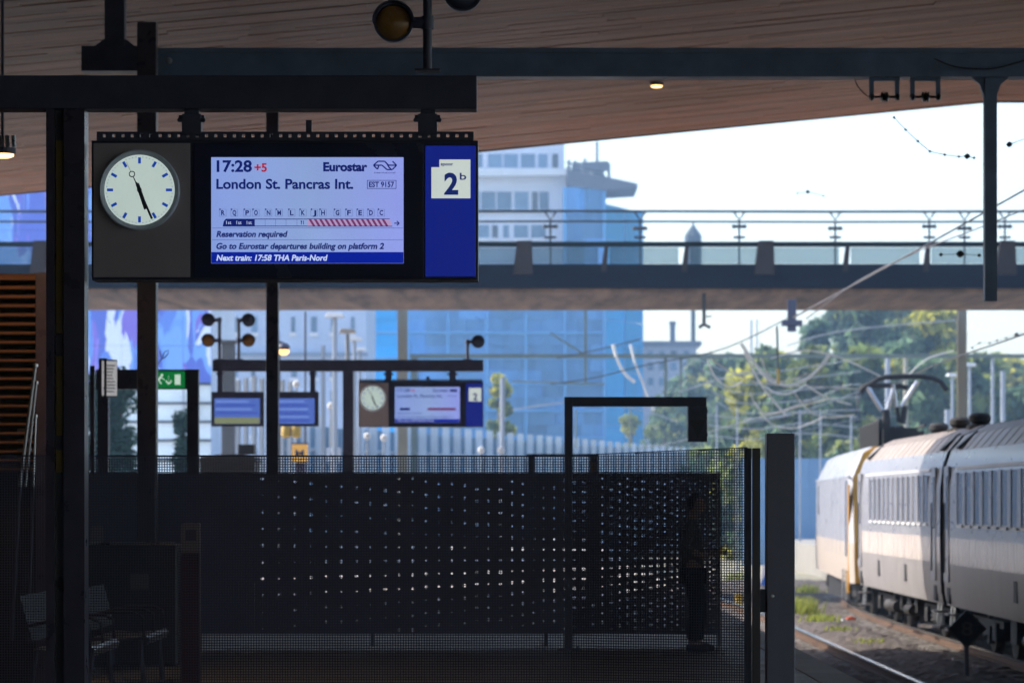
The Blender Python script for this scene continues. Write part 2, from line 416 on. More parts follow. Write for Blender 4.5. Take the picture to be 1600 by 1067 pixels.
for i in range(9):
    px = 890 + i * 7.5 + rnd.uniform(-2, 2); hh = rnd.uniform(12, 36) if i > 1 else 26
    m = MB(); m.tube([P(px, 276 + i * 1.2, TD - 0.8), P(px, 276 - hh + i * 1.2, TD - 0.8)], 0.12, 5)
    if i % 2: m.obox(P(px + 2, 262 - i * .3, TD - 0.8), (0.35, 0, 0), (0, .3, 0), (0, 0, 0.35))
    m.build('roof_mast', mat('grey_mast', (0.14, 0.15, 0.18), 0.6) if 'grey_mast' not in MATS else MATS['grey_mast'], tower)
m = MB(); m.tube([P(933, 285, TD - 1), P(933, 222, TD - 1)], 0.12, 5); m.build('antenna', MATS['grey_mast'], tower)
m = MB(); m.tube([P(884, 254, TD - 1.4), P(945, 268, TD - 1.4)], 0.07, 5); m.tube([P(884, 262, TD - 1.4), P(945, 274, TD - 1.4)], 0.07, 5); m.build('railing', MATS['grey_mast'], tower)
# windows of the pale part (above the bridge)
for (y0, y1) in ((240, 262), (300, 328), (352, 372)):
    px = 706
    while px < 876:
        wd = rnd.choice((9, 14, 22)); 
        if px + wd > (878 if y0 < 290 else 870): break
        D0 = TD - 0.06 if y0 > 265 else TD + 0.34
        m = MB(); a = P(px, y1, TD); c = P(px + wd, y0, TD); m.box(a.x, c.x, D0, D0 + 0.2, a.z, c.z)
        wn_ = m.build('window', m_window_dk if wd == 9 and rnd.random() < .6 else m_window, tower)
        m = MB(); m.box(a.x - .05, c.x + .05, D0 - .25, D0 - .002, a.z - .22, a.z - .02); m.build('sill', m_white, wn_)
        px += wd + rnd.choice((3, 5, 8))
# scaffold sheets, one by one
def sheet(px0, px1, py0, py1, D, m_):
    m = MB(); a = P(px0, py1, TD); c = P(px1, py0, TD)
    zc = [a.z, c.z]; nseg = 4; v0 = len(m.v)
    for i in range(nseg + 1):
        x = a.x + (c.x - a.x) * i / nseg; yy = D - 0.16 * math.sin(math.pi * i / nseg) + rnd.uniform(-.05, .05)
        m.v += [(x, yy, a.z), (x, yy, c.z), (x, yy + .05, c.z), (x, yy + .05, a.z)]
    for i in range(nseg):
        q = i * 4
        for k in range(4): m.f.append((q + k, q + 4 + k, q + 4 + (k + 1) % 4, q + (k + 1) % 4))
    m.build('scaffold_sheet', m_, tower)
rows = [296, 336, 376, 420, 462, 500, 540, 580, 622, 664, 706, 750]
for r0, r1 in zip(rows[:-1], rows[1:]):
    cx = 880 if r0 < 400 else 574
    while cx < 944:
        wd = 32 if r0 < 400 else rnd.choice((38, 46, 52)); ce = min(cx + wd, 945)
        if 945 - ce < 14: ce = 945
        sheet(cx - .8, ce + .8, r0 - .6, r1 + .6, TD - 1.3 + rnd.uniform(-.15, .15), m_sheet if cx > 612 or r0 < 400 else m_sheet_c)
        cx = ce
for r0, r1 in zip([322] + rows[2:-1], rows[2:]):
    for q in range(2):
        f0, f1 = q / 2, (q + 1) / 2
        A = Vector((xr, TD - 1.2, 0)).lerp(Vector((xe + .5, TD + 6, 0)), f0 + .01); B = Vector((xr, TD - 1.2, 0)).lerp(Vector((xe + .5, TD + 6, 0)), f1 - .01)
        z0 = T(0, r1 - .4)[1]; z1 = T(0, r0 + .4)[1]; m = MB()
        m.obox(((A.x + B.x) / 2, (A.y + B.y) / 2, (z0 + z1) / 2), (B - A) / 2, (0, 0.04, 0), (0, 0, (z1 - z0) / 2)); m.build('scaffold_sheet', m_sheet_c, tower)
m = MB()
for px in range(578, 945, 61): m.tube([P(px, 790, TD - 1.7), P(px, 490 if px < 740 else 300 if px > 880 else 490, TD - 1.7)], 0.10, 5)
for py in (520, 560, 600, 642, 684): m.tube([P(574, py, TD - 1.75), P(945, py, TD - 1.75)], 0.10, 5)
tag(m.build('scaffold_poles', mat('pale_blue_scaffold', (0.11, 0.38, 0.72), 0.5, 0.3), tower), kind='stuff')

# pale office block left of the tower
OD = 215.0
ob = thing('pale_office_block', P(440, 785, OD) - Vector((0, 0, 2.7)), 'pale blue-white office block with narrow windows, left of the blue tower', 'building')
m = MB(); a = P(285, 785, OD); c = P(572, 430, OD); m.box(a.x, c.x, OD, OD + 15, -1.14, c.z); m.build('wall', mat('pale_blue_wall', (0.50, 0.58, 0.74), 0.8, 0, 0.08, .5), ob)
m = MB(); m.box(a.x - .2, c.x + .1, OD - 0.4, OD + .0, P(0, 556, OD).z, P(0, 551, OD).z); m.build('ledge', mat('slate_band', (0.22, 0.28, 0.38), .7), ob)
for r in (495, 565, 610, 655, 700):
    for px in range(300, 565, 31):
        wd = rnd.choice((6, 9)); q0 = P(px, r + 24, OD); q1 = P(px + wd, r, OD)
        m = MB(); m.box(q0.x, q1.x, OD - 0.05, OD + .1, q0.z, q1.z); wn_ = m.build('window', m_window, ob)
        m = MB(); m.box(q0.x - .1, q1.x + .1, OD - .2, OD - .052, q0.z - .25, q0.z - .05); m.build('sill', m_white, wn_)

# building with the blue patterned front at the far left
MD = 140.0
m_mural = bpy.data.materials.new('blue_folded_pattern'); m_mural.use_nodes = True
nt = m_mural.node_tree; N = nt.nodes; L = nt.links; bs = N['Principled BSDF']; bs.inputs['Roughness'].default_value = 0.25
tc = N.new('ShaderNodeTexCoord'); mp = N.new('ShaderNodeMapping'); mp.inputs['Scale'].default_value = (2.0, 2.0, 0.6)
nz = N.new('ShaderNodeTexNoise'); nz.inputs['Scale'].default_value = 0.7; nz.inputs['Detail'].default_value = 0.6
mxv = N.new('ShaderNodeVectorMath'); mxv.operation = 'MULTIPLY_ADD'; mxv.inputs[1].default_value = (2.6, 0, 2.6)
vo = N.new('ShaderNodeTexVoronoi'); vo.feature = 'F1'; vo.inputs['Scale'].default_value = 0.8; vo.distance = 'MINKOWSKI'
cr = N.new('ShaderNodeValToRGB'); cr.color_ramp.interpolation = 'CONSTANT'
cols = [(0.0, (0.10, 0.16, 0.62)), (0.2, (0.16, 0.36, 0.85)), (0.36, (0.20, 0.42, 0.92)), (0.5, (0.22, 0.16, 0.66)), (0.62, (0.12, 0.25, 0.75)), (0.75, (0.34, 0.50, 0.95)), (0.86, (0.72, 0.80, 1.0)), (0.94, (0.30, 0.24, 0.78))]
while len(cr.color_ramp.elements) < len(cols): cr.color_ramp.elements.new(0.5)
for e, (p, c) in zip(cr.color_ramp.elements, cols): e.position = p; e.color = (*c, 1)
sx = N.new('ShaderNodeSeparateColor')
L.new(tc.outputs['Object'], mp.inputs[0]); L.new(mp.outputs[0], nz.inputs['Vector']); L.new(nz.outputs['Color'], mxv.inputs[0]); L.new(mp.outputs[0], mxv.inputs[2])
L.new(mxv.outputs[0], vo.inputs['Vector']); L.new(vo.outputs['Color'], sx.inputs[0]); L.new(sx.outputs[0], cr.inputs[0])
L.new(cr.outputs[0], bs.inputs['Base Color'])
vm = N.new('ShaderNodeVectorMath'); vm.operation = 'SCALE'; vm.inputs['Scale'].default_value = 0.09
L.new(cr.outputs[0], vm.inputs[0]); L.new(vm.outputs[0], bs.inputs['Emission Color']); bs.inputs['Emission Strength'].default_value = 1.0  # pattern colours are also given a faint glow of their own
mural = thing('patterned_building', P(150, 785, MD) - Vector((0, 0, 2.7)), 'building with blue and violet folded pattern above barred white windows', 'building')
a = P(-160, 600, MD); c = P(330, 240, MD)
m = MB(); m.box(a.x, c.x, MD + 0.3, MD + 12, -1.14, c.z); m.build('wall', m_facade, mural)
pxw = [-160, -98, -36, 26, 88, 142, 190, 240, 286, 330]
pys = [240, 300, 360, 420, 480, 540, 598]
for x0, x1 in zip(pxw[:-1], pxw[1:]):
    for y0, y1 in zip(pys[:-1], pys[1:]):
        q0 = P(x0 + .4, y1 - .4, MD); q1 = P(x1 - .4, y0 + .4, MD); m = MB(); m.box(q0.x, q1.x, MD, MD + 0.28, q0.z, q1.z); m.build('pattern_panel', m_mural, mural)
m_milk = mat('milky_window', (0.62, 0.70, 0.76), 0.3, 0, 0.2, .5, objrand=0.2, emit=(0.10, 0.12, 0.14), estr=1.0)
for y0, y1 in ((602, 629), (631, 658), (660, 687), (689, 717), (719, 746), (748, 785)):
    for x0, x1 in zip(pxw[:-1], pxw[1:]):
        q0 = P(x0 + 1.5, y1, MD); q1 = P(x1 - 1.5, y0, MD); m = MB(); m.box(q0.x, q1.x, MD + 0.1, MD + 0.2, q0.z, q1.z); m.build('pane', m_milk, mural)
for y in (600, 630, 659, 688, 718, 747):
    q = P(0, y, MD); m = MB(); m.box(a.x, c.x, MD - 0.15, MD + 0.05, q.z - 0.05, q.z + 0.05); m.build('transom', m_window_dk, mural)

# white building with chimneys
WD_ = 276
wb = thing('white_house', P(1064, 785, WD_) - Vector((0, 0, 2.7)), 'white building with a chimney right of the blue tower', 'building')
a = P(990, 785, WD_); c = P(1088, 540, WD_); m = MB(); m.box(a.x, c.x, WD_, WD_ + 12, -1.14, c.z); m.build('wall', mat('lilac_white_wall', (.50, .52, .60), .8), wb)
m = MB(); m.box(a.x - .3, c.x + .4, WD_ - .4, WD_ + 12.2, c.z, c.z + .35); rf = m.build('roof', mat('slate_grey_roof', (0.18, 0.2, 0.25), 0.7), wb)
for px in (1053, 1115):
    if px > 1100: continue
    m = MB(); q = P(px, 537, WD_); m.box(q.x - .2, q.x + .2, WD_ + 2, WD_ + 2.7, q.z + .3, P(0, 503, WD_).z); m.box(q.x - .28, q.x + .28, WD_ + 1.9, WD_ + 2.8, P(0, 504, WD_).z, P(0, 500, WD_).z); m.build('chimney', mat('blue_grey_chimney', (0.16, 0.19, 0.26), .8) if 'blue_grey_chimney' not in MATS else MATS['blue_grey_chimney'], rf)
for r in (548, 566, 590, 620):
    for px in (1012, 1030, 1048, 1068):
        q0 = P(px, r + 12, WD_); q1 = P(px + 9, r, WD_); m = MB(); m.box(q0.x, q1.x, WD_ - .06, WD_ + .1, q0.z, q1.z); m.build('window', m_window, wb)

# pale slatted noise barrier curving away behind the platform
nb = thing('noise_barrier', P(760, 785, 150), 'long pale noise barrier of upright slats below the blue tower', 'barrier')
m_nb = mat('pale_barrier_panel', (0.66, 0.70, 0.74), 0.5, 0, 0.12, 2, objrand=0.12)
px = 425.0; i = 0
def nbD(px): return 118 + (px - 425) / 730 * 100
while px < 1160:
    D = nbD(px); pit = 23 - (px - 425) / 735 * 14.5
    ytop = 645 + (px - 425) / 735 * 62
    q0 = P(px, 785, D); q1 = P(px + pit * 0.62, ytop, D); m = MB(); m.box(q0.x, q1.x, D, D + 0.12, -1.14, q1.z)
    m.build('slat', m_nb, nb); px += pit; i += 1
m = MB(); m.tube([P(p, 700 + (p - 425) / 735 * 28, nbD(p) + .25) for p in range(425, 1165, 40)], 0.08, 6); m.build('rail', m_pole, nb)
m = MB()
for p, q in zip(range(425, 1165, 40), range(465, 1200, 40)):
    A = P(p, 785, nbD(p) + .6); B = P(q, 785, nbD(q) + .6); za = P(0, 660 + (p - 425) / 735 * 52, nbD(p)).z
    m.quad((A.x, A.y, -1.14), (B.x, B.y, -1.14), (B.x, B.y, za), (A.x, A.y, za))
m.build('backing', mat('blue_green_backing', (0.10, 0.20, 0.33), .6), nb)
bw2 = thing('blue_wall', P(1235, 785, 150) - Vector((0, 0, 2.7)), 'plain blue wall between the grey post and the train nose', 'wall')
m_bw = mat('blue_wall_panel', (0.17, 0.31, 0.50), 0.5, 0, 0.12, 1, objrand=0.1)
for i in range(6):
    q0 = P(1160 + i * 26, 832, 150); q1 = P(1160 + i * 26 + 25.7, 716, 150); m = MB(); m.box(q0.x, q1.x, 150, 150.3, -1.14, q1.z); m.build('panel', m_bw, bw2)
# ================================================================ TREES AND PLANTS
def leafmat(name, c, tr=0.5): return mat(name, c, 0.55, 0, 0.35, 0.6, island=0.5, transl=tr)
lf = [leafmat('leaf_blue_green', (0.13, 0.20, 0.11)), leafmat('leaf_mid_green', (0.22, 0.27, 0.075)), leafmat('leaf_yellow_green', (0.42, 0.41, 0.07)), leafmat('leaf_dark', (0.10, 0.165, 0.10))]
m_bark = mat('bark', (0.10, 0.08, 0.065), 0.9, 0, 0.3, 4)
def leaves(mb, c, r, n, s):
    for _ in range(n):
        while True:
            d = Vector((rnd.uniform(-1, 1), rnd.uniform(-1, 1), rnd.uniform(-1, 1)))
            if d.length <= 1: break
        p = Vector(c) + Vector((d.x * r[0], d.y * r[1], d.z * r[2]))
        a = Vector((rnd.gauss(0, 1), rnd.gauss(0, 1), rnd.gauss(0, 1))).normalized(); u = Vector((rnd.gauss(0, 1), rnd.gauss(0, 1), rnd.gauss(0, 1))).normalized()
        b = a.cross(u).normalized(); k = s * rnd.uniform(.6, 1.3)
        mb.quad(p - a * k, p - b * k * .6, p + a * k, p + b * k * .6)
def tree(px, ytop, wpx, D, label, mats, n=8000, s=0.42, base=-1.14, ybot=None):
    q = P(px, ytop, D); H = q.z - base; W = wpx * D / F / 2
    t = thing('leafy_tree', (q.x, D, base), label, 'tree', 'trees beyond the bridge')
    tk = MB(); h1 = base + H * 0.5
    tk.tube([(q.x, D, base), (q.x + .1, D, base + H * .25), (q.x - .05, D, h1), (q.x, D, base + H * .85)], 0.035 * H, 8, 0.006 * H)
    cl = []
    zc = (base + H) * 0.5 + (base + H * .25) * .5
    low = base + H * 0.05 if ybot is None else P(0, ybot, D).z
    for i in range(44):
        z = low + (q.z - low) * rnd.random(); f = (z - low) / (q.z - low)
        w = W * (0.55 + 0.45 * math.sin(math.pi * min(1, f * 0.9 + .12))) * (1 - 0.45 * max(0, f - .6) / .4)
        an = rnd.uniform(0, 2 * math.pi); rr = math.sqrt(rnd.random())
        cl.append((q.x + math.cos(an) * rr * w * .95, D + math.sin(an) * rr * w * .95, z - (q.z - low) * .06))
    for c in cl[:10]: tk.tube([(q.x, D, base + H * .4 + rnd.random() * H * .2), ((q.x + c[0]) / 2, (D + c[1]) / 2, (c[2] + base + H * .55) / 2), c], 0.012 * H, 5, 0.004 * H)
    tk.build('trunk', m_bark, t, smooth=True)
    for k, mt_ in enumerate(mats):
        cr = MB()
        for c in cl[k::len(mats)]:
            R0 = W * rnd.uniform(.26, .46); leaves(cr, c, (R0, R0, R0 * .75), n // 44, s)
        if cr.f: cr.build('crown', mt_, t, fix=False)
Y, Mg, B_, Dk = lf[2], lf[1], lf[0], lf[3]
tree(1110, 545, 130, 240, 'yellowish-green tree in front of the white house', [Mg, Y, B_])
tree(1195, 533, 130, 170, 'light green tree behind the large bright loop of overhead wire', [B_, Y, Mg])
tree(1278, 478, 90, 190, 'tall thin bluish tree with sky gaps right of the hanging black cross', [B_, Dk], 2000, .34)
tree(1262, 536, 120, 165, 'low rounded yellow-green tree under the tall bluish one', [Y, Mg, B_])
tree(1360, 455, 130, 185, 'tall dark bluish tree above the train pantograph', [B_, Dk, B_], 5200)
tree(1345, 545, 140, 160, 'broad mid-green tree right behind the pantograph', [Mg, B_, Dk])
tree(1452, 468, 130, 180, 'tall tree with yellow-lit top left of the beige mast', [Y, B_, Y], 4600)
tree(1440, 555, 150, 158, 'lower shaded green tree left of the beige mast foot', [B_, Mg, Dk])
tree(1535, 535, 120, 172, 'green tree right of the beige mast', [B_, Mg, Mg])
tree(1590, 605, 110, 165, 'low tree at the right picture edge above the train roof', [Mg, B_, Dk])
tree(1640, 590, 130, 180, 'tree cut by the right picture edge', [Mg, B_])
tree(782, 572, 50, 172, 'slim light green tree right of the far platform display', [Mg, B_, Y], 2600, .2)
tree(1040, 612, 90, 222, 'small green tree below the white house, inside the dark gate frame', [Mg, B_, Y], 3000, .22)
tree(985, 640, 60, 214, 'green bush top at the foot of the blue tower, above the barrier', [Mg, Y], 2200, .2)
tree(1150, 600, 120, 212, 'greyish green tree left of the grey post, behind the wires', [B_, Mg, B_], 3600, .25)
tree(1225, 610, 110, 156, 'greyish green tree directly above the grey post', [B_, Dk, Mg], 3600, .25)
tree(1080, 590, 150, 227, 'low pale tree between the gate box and the wires', [Mg, Y, B_], 4500)
tree(1180, 575, 150, 162, 'low pale tree below the bright wire loop', [B_, Mg, Y], 4500)
tree(1300, 560, 150, 168, 'low pale tree left of the pantograph', [Mg, Y, B_], 4500)
tree(1400, 520, 120, 176, 'middle tree between the bluish one and the yellow-lit one', [B_, Mg, Y], 5000)
tree(1500, 560, 140, 166, 'low tree right behind the beige mast', [Mg, B_, Mg], 4500)
for i, px in enumerate(range(1150, 1640, 62)): tree(px, 556 + (i % 3) * 9, 150, 205 + (i % 2) * 6, ['first', 'second', 'third', 'fourth', 'fifth', 'sixth', 'seventh', 'eighth'][i] + ' from the left of the pale trees filling the background row', [B_, Mg, Y] if i % 2 else [Mg, B_], 4200, .5)
tree(1322, 468, 110, 204, 'tall hazy tree between the thin bluish one and the pantograph', [B_, Mg, B_], 5600, .5)
tree(1412, 452, 120, 208, 'tall hazy tree straight above the pantograph', [B_, Mg, Y], 6000, .5)
tree(1482, 462, 70, 196, 'tall hazy tree touching the beige mast', [Y, B_, Mg], 4200, .45)
# ivy on frames by the patterned building
def ivy(px0, px1, y0, y1, D, label, n):
    a = P(px0, y1, D); c = P(px1, y0, D); t = thing('ivy_hedge', (a.x, D, -0.01), label, 'hedge')
    m = MB(); m.box(a.x + .1, a.x + (c.x - a.x) * .75, D + .1, D + .25, -0.01, c.z - .4); m.build('trellis', m_bark, t)
    m = MB()
    nb_ = n // 60
    for i in range(nb_):
        z = rnd.uniform(max(0, a.z), c.z); f = (z / c.z); e = c.x - (c.x - a.x) * (0.35 * max(0, math.sin(z * 2.1)) * rnd.random())
        leaves(m, (rnd.uniform(a.x, e), D + rnd.uniform(-.1, .25), z - .1), (.3, .2, .3), 60, .085)
    m.build('foliage', leafmat('ivy_leaf', (0.045, 0.12, 0.075)) if 'ivy_leaf' not in MATS else MATS['ivy_leaf'], t, fix=False)
ivy(138, 208, 583, 785, 98, 'dense dark green ivy hedge behind the angled timetable case', 9000)
ivy(279, 292, 640, 785, 98, 'narrow strip of ivy beside the exit gate', 2000)
# weeds between the tracks
def weeds(px, py, n, w, h, label):
    D = (EYE + 1.05) * F / (py - HOR); c = P(px, py, D); m = MB()
    for _ in range(n):
        x = c.x + rnd.gauss(0, w); y = c.y + rnd.gauss(0, w * 2.2); hh = h * rnd.uniform(.4, 1.1); z = -1.06; lean = Vector((rnd.gauss(0, .25), rnd.gauss(0, .25), 1)).normalized()
        sd = Vector((rnd.gauss(0, 1), rnd.gauss(0, 1), 0)).normalized() * .016
        b0 = Vector((x, y, z)); m1 = b0 + lean * hh * .6; tp = b0 + lean * hh + Vector((lean.x, lean.y, -.2)) * hh * .35
        m.quad(b0 - sd, b0 + sd, m1 + sd * .8, m1 - sd * .8); m.quad(m1 - sd * .8, m1 + sd * .8, tp + sd * .1, tp - sd * .1)
    tag(m.build('weeds', leafmat('weed_leaf', (0.25, 0.28, 0.05), .45) if 'weed_leaf' not in MATS else MATS['weed_leaf'], fix=False), label, 'weeds', kind='stuff')
weeds(1254, 960, 420, .17, .5, 'tall yellow-green weeds between the tracks right of the grey post')
weeds(1284, 972, 320, .16, .22, 'low yellow-green weeds spreading beside the tall ones')

weeds(1262, 925, 120, .2, .3, 'sparse weeds farther along the track bed, above the tall ones')
weeds(1312, 986, 90, .12, .16, 'few small weeds near the orange scrap')
weeds(1360, 1004, 70, .14, .14, 'few small weeds on the ballast in front of the coach')
weeds(1150, 905, 120, .2, .3, 'sparse weeds seen through the right end of the mesh')

# ================================================================ NEAR DISPLAY AND ITS GANTRY (250 px per metre)
ND = 21.333
gantry = thing('sign_gantry', P(102, 785 + 400, ND), 'near black steel gantry carrying the large departure display', 'gantry')
m = MB(); m.pbox(-420, 745, 118, 170, ND, 0.22); m.build('beam', m_black, gantry, bevel=0.006)
m = MB()
a = P(72, 1185, ND); c = P(132, 170, ND); z0, z1 = 0.0, c.z - 0.002
m.box(a.x, a.x + .05, ND, ND + .2, z0, z1); m.box(c.x - .13, c.x, ND, ND + .2, z0, z1); m.box(a.x + .05, c.x - .13, ND + .09, ND + .2, z0, z1)
m.build('post', m_column, gantry)
for y0, y1 in ((220, 521), (556, 680), (703, 738)):
    m = MB(); m.pbox(88, 98, y0, y1, ND + .06, .028); m.build('strip', m_yellow_strip, gantry)
m = MB(); m.pbox(87, 99, 523, 554, ND + .06, .028); m.build('strip', mat('grey_tape', (0.16, .12, .14), .6), gantry, bevel=.002)
# brackets between beam and display
disp = thing('departure_display', P(445, 437, ND), 'large sharp departure display with clock and London train, nearest to us', 'display')
for px in (299, 668):
    m = MB(); m.pbox(px - 15, px + 15, 178, 211, ND + .04, .12); m.pbox(px - 20, px + 20, 180, 186, ND + .06, .08); m.pbox(px - 11, px + 12, 170.3, 178, ND + .06, .08)
    for s in (-1, 1): m.lathe(P(px + s * 17, 188, ND + .05), [(.004, -.02), (.014, -.015), (.014, .015), (.004, .02)], 'x', 8)
    m.build('hanger', m_black, disp, bevel=.003)
m = MB(); m.pbox(478, 487, 188, 207, ND + .05, .05); m.build('stub', m_black, disp)
# comb rail on top: strip with square openings
m = MB(); m.pbox(151, 740, 215, 219.6, ND + .05, .05); m.pbox(151, 740, 206, 209.3, ND + .05, .05)
px = 151.0
while px < 740:
    e = min(px + 9.6, 740); m.pbox(px, e, 209.3, 215, ND + .05, .05); px += 14.5
m.build('comb_rail', m_black, disp)
m = MB(); m.pbox(143, 747, 219.8, 437, ND + .02, .3); body = m.build('housing', mat('navy_black_housing', (0.03, 0.03, 0.06), .4, 0, .15, 3), disp, bevel=.004)
m = MB(); m.pbox(146, 297, 224, 433, ND + .005, .0149); m.build('clock_panel', mat('warm_grey_panel', (0.40, 0.34, 0.36), .5, 0, .08, 3), disp, bevel=.002)
m = MB(); m.pbox(303, 661, 224, 434, ND + .008, .0119); m.build('bezel', mat('dark_navy_bezel', (0.03, 0.03, 0.075), .25, 0, .1, 2), disp, bevel=.002)
m = MB(); m.pbox(664.5, 743, 228, 432, ND + .004, .0159); bp = m.build('track_panel', litp('backlit_blue_panel', 14, 30, 122, .05, 2), disp, bevel=.002)
m = MB()
def pp(px, py, D=ND): q = P(px, py, ND); return (q.x, q.z)
m.prism([pp(674, 310), pp(735, 310), pp(735, 249.5), pp(686.5, 249.5), pp(686.5, 261.5), pp(674, 261.5)], ND + .001, ND + .0035); wsq = m.build('number_plate', litp('backlit_white_plate', 196, 206, 202, .03), bp)

# text
def text(body, x0, x1, yb, cap, mt_, parent, D, bold=0.0, shear=0.0, name='lettering'):
    cu = bpy.data.curves.new('t', 'FONT'); cu.body = body; cu.size = 1; cu.offset = bold; cu.shear = shear; cu.resolution_u = 4
    to = bpy.data.objects.new('t', cu); col.objects.link(to)
    me = bpy.data.meshes.new_from_object(to); bpy.data.objects.remove(to); bpy.data.curves.remove(cu)
    xs = [v.co.x for v in me.vertices]
    if not xs: return
    mnx, mxx = min(xs), max(xs); A = P(x0, yb, D); B = P(x1, yb - cap, D)
    sx_ = (B.x - A.x) / (mxx - mnx); sz_ = (B.z - A.z) / CAP
    for v in me.vertices: v.co = (A.x + (v.co.x - mnx) * sx_, D, A.z + v.co.y * sz_)
    me.name = name; me.materials.clear(); me.materials.append(mt_)
    return obj(name, me, None, parent)
cu = bpy.data.curves.new('t', 'FONT'); cu.body = 'H'; cu.size = 1; to = bpy.data.objects.new('t', cu); col.objects.link(to)
me = bpy.data.meshes.new_from_object(to); CAP = max(v.co.y for v in me.vertices); bpy.data.objects.remove(to); bpy.data.curves.remove(cu)

t_navy = litp('screen_navy', 16, 30, 104, .02); t_red = litp('screen_red', 172, 34, 62, .02); t_white = litp('screen_white', 196, 210, 246, .02)
t_bar = litp('screen_blue_bar', 4, 30, 150, .05); t_box = litp('screen_box_line', 84, 104, 160, .02); t_pink = litp('screen_pink', 176, 150, 196, .02)
text('spoor', 688.5, 708, 258.8, 4.6, t_navy, wsq, ND + .0005, bold=.03)
text('2', 694, 716, 303, 31, litp('print_navy', 20, 36, 100, .02), wsq, ND + .0005, bold=.035)
text('b', 718.5, 728.5, 281, 10.5, MATS['print_navy'], wsq, ND + .0005, bold=.012)
# the screen
m_scr = bpy.data.materials.new('lcd_screen'); m_scr.use_nodes = True; nt = m_scr.node_tree; N = nt.nodes; L = nt.links; bs = N['Principled BSDF']
bs.inputs['Base Color'].default_value = (.02, .02, .03, 1); bs.inputs['Roughness'].default_value = .3
tc = N.new('ShaderNodeTexCoord'); sp = N.new('ShaderNodeSeparateXYZ'); cr = N.new('ShaderNodeValToRGB'); L.new(tc.outputs['Generated'], sp.inputs[0]); L.new(sp.outputs[0], cr.inputs[0])
for e, c in zip(cr.color_ramp.elements, ((134, 157, 222), (144, 156, 232))): e.color = (*[q * EXPK for q in srgb(*c)], 1)
e = cr.color_ramp.elements.new(.5); e.color = (*[q * EXPK for q in srgb(140, 165, 216)], 1)
nz = N.new('ShaderNodeTexNoise'); nz.inputs['Scale'].default_value = 2.5; mr = N.new('ShaderNodeMapRange'); mr.inputs[3].default_value = .9; mr.inputs[4].default_value = 1.1
L.new(tc.outputs['Object'], nz.inputs['Vector']); L.new(nz.outputs['Fac'], mr.inputs[0])
vm = N.new('ShaderNodeVectorMath'); vm.operation = 'SCALE'; L.new(cr.outputs[0], vm.inputs[0]); L.new(mr.outputs[0], vm.inputs['Scale']); L.new(vm.outputs[0], bs.inputs['Emission Color']); bs.inputs['Emission Strength'].default_value = 1
m = MB(); m.pbox(330, 630.5, 246, 411.5, ND + .003, .0049); scr = m.build('screen', m_scr, disp)
SD = ND + .002
text('17:28', 338.5, 393.6, 268.3, 16.8, t_navy, scr, SD, bold=.03)
text('+5', 397.5, 417, 268.3, 12.5, t_red, scr, SD, bold=.03)
text('Eurostar', 505, 574, 267.3, 12.8, t_navy, scr, SD, bold=.045)
text('London St. Pancras Int.', 338, 552, 295, 14.6, t_navy, scr, SD, bold=.028)
text('EST 9157', 576.5, 616, 292.3, 7.8, t_navy, scr, SD, bold=.03)
text('international', 584.5, 617.5, 271.3, 2.8, t_navy, scr, SD)
text('Reservation required', 338, 449.5, 370.2, 8.8, t_navy, scr, SD, bold=.035, shear=.2)
text('Go to Eurostar departures building on platform 2', 338, 600, 389, 8.8, t_navy, scr, SD, bold=.035, shear=.2)
def flat(name, px0, px1, py0, py1, mt_, parent=scr, D=SD):
    m = MB(); m.pbox(px0, px1, py0, py1, D, .0008); return m.build(name, mt_, parent)
flat('blue_bar', 330.2, 630.3, 394, 411.3, t_bar, D=SD + .0002)
text('Next train: 17:58 THA Paris-Nord', 338, 512, 407.3, 8.8, t_white, scr, SD - .0006, bold=.03, shear=.2)
flat('divider', 331.5, 630, 356.1, 356.8, t_box); flat('divider', 331.5, 630, 374.4, 375.1, t_box)
def frame(px0, px1, py0, py1, w, mt_, name='outline'):
    m = MB(); m.pbox(px0, px1, py0, py0 + w, SD, .0008); m.pbox(px0, px1, py1 - w, py1, SD, .0008); m.pbox(px0, px0 + w, py0 + w, py1 - w, SD, .0008); m.pbox(px1 - w, px1, py0 + w, py1 - w, SD, .0008); return m.build(name, mt_, scr)
frame(573.5, 619.3, 281.7, 295.2, .9, t_navy)
for ch, cx in zip('RQPONMLKJHGFEDC', (348, 366, 386, 399.6, 419.4, 436, 455.6, 473.2, 491, 504.4, 527, 545, 562.6, 579.4, 595.6)):
    frame(cx - 5.6, cx + 5.6, 327, 338.4, .5, t_box); text(ch, cx - 2.6, cx + 3.2, 336.2, 7.2, t_navy, scr, SD, bold=.03); flat('corner_mark', cx - 5.4, cx - 3.2, 326.2, 328.4, t_navy)
# train diagram
m = MB(); m.prism([pp(348, 354), pp(398, 354), pp(398, 342), pp(353, 342), pp(349.5, 346)], SD, SD + .0008); m.build('first_class_bar', t_navy, scr)
for cx in (357.5, 373.5, 389.5): text('1st', cx - 4, cx + 4, 350.5, 5.4, t_white, scr, SD - .0006)
flat('train_line', 398, 480, 342, 343.1, t_navy); flat('train_line', 398, 480, 352.9, 354, t_navy)
for x in (414.3, 430.6, 447, 464): flat('cell_line', x - .3, x + .3, 343.1, 352.9, t_box)
m = MB(); m.pbox(470.4, 471.4, 345, 351, SD, .0008); m.pbox(473.8, 474.8, 345, 351, SD, .0008); m.pbox(469.8, 472, 345, 347, SD + .0001, .0008); m.build('cutlery_mark', t_navy, scr)
m = MB(); m.prism([pp(480, 353.8), pp(613, 353.8), pp(609, 342.2), pp(480, 342.2)], SD + .0003, SD + .001); m.build('closed_bar', t_pink, scr)
flat('train_line', 480, 609, 341.7, 342.6, t_navy, D=SD - .0004); flat('train_line', 480, 613, 353.2, 354.2, t_navy, D=SD - .0004)
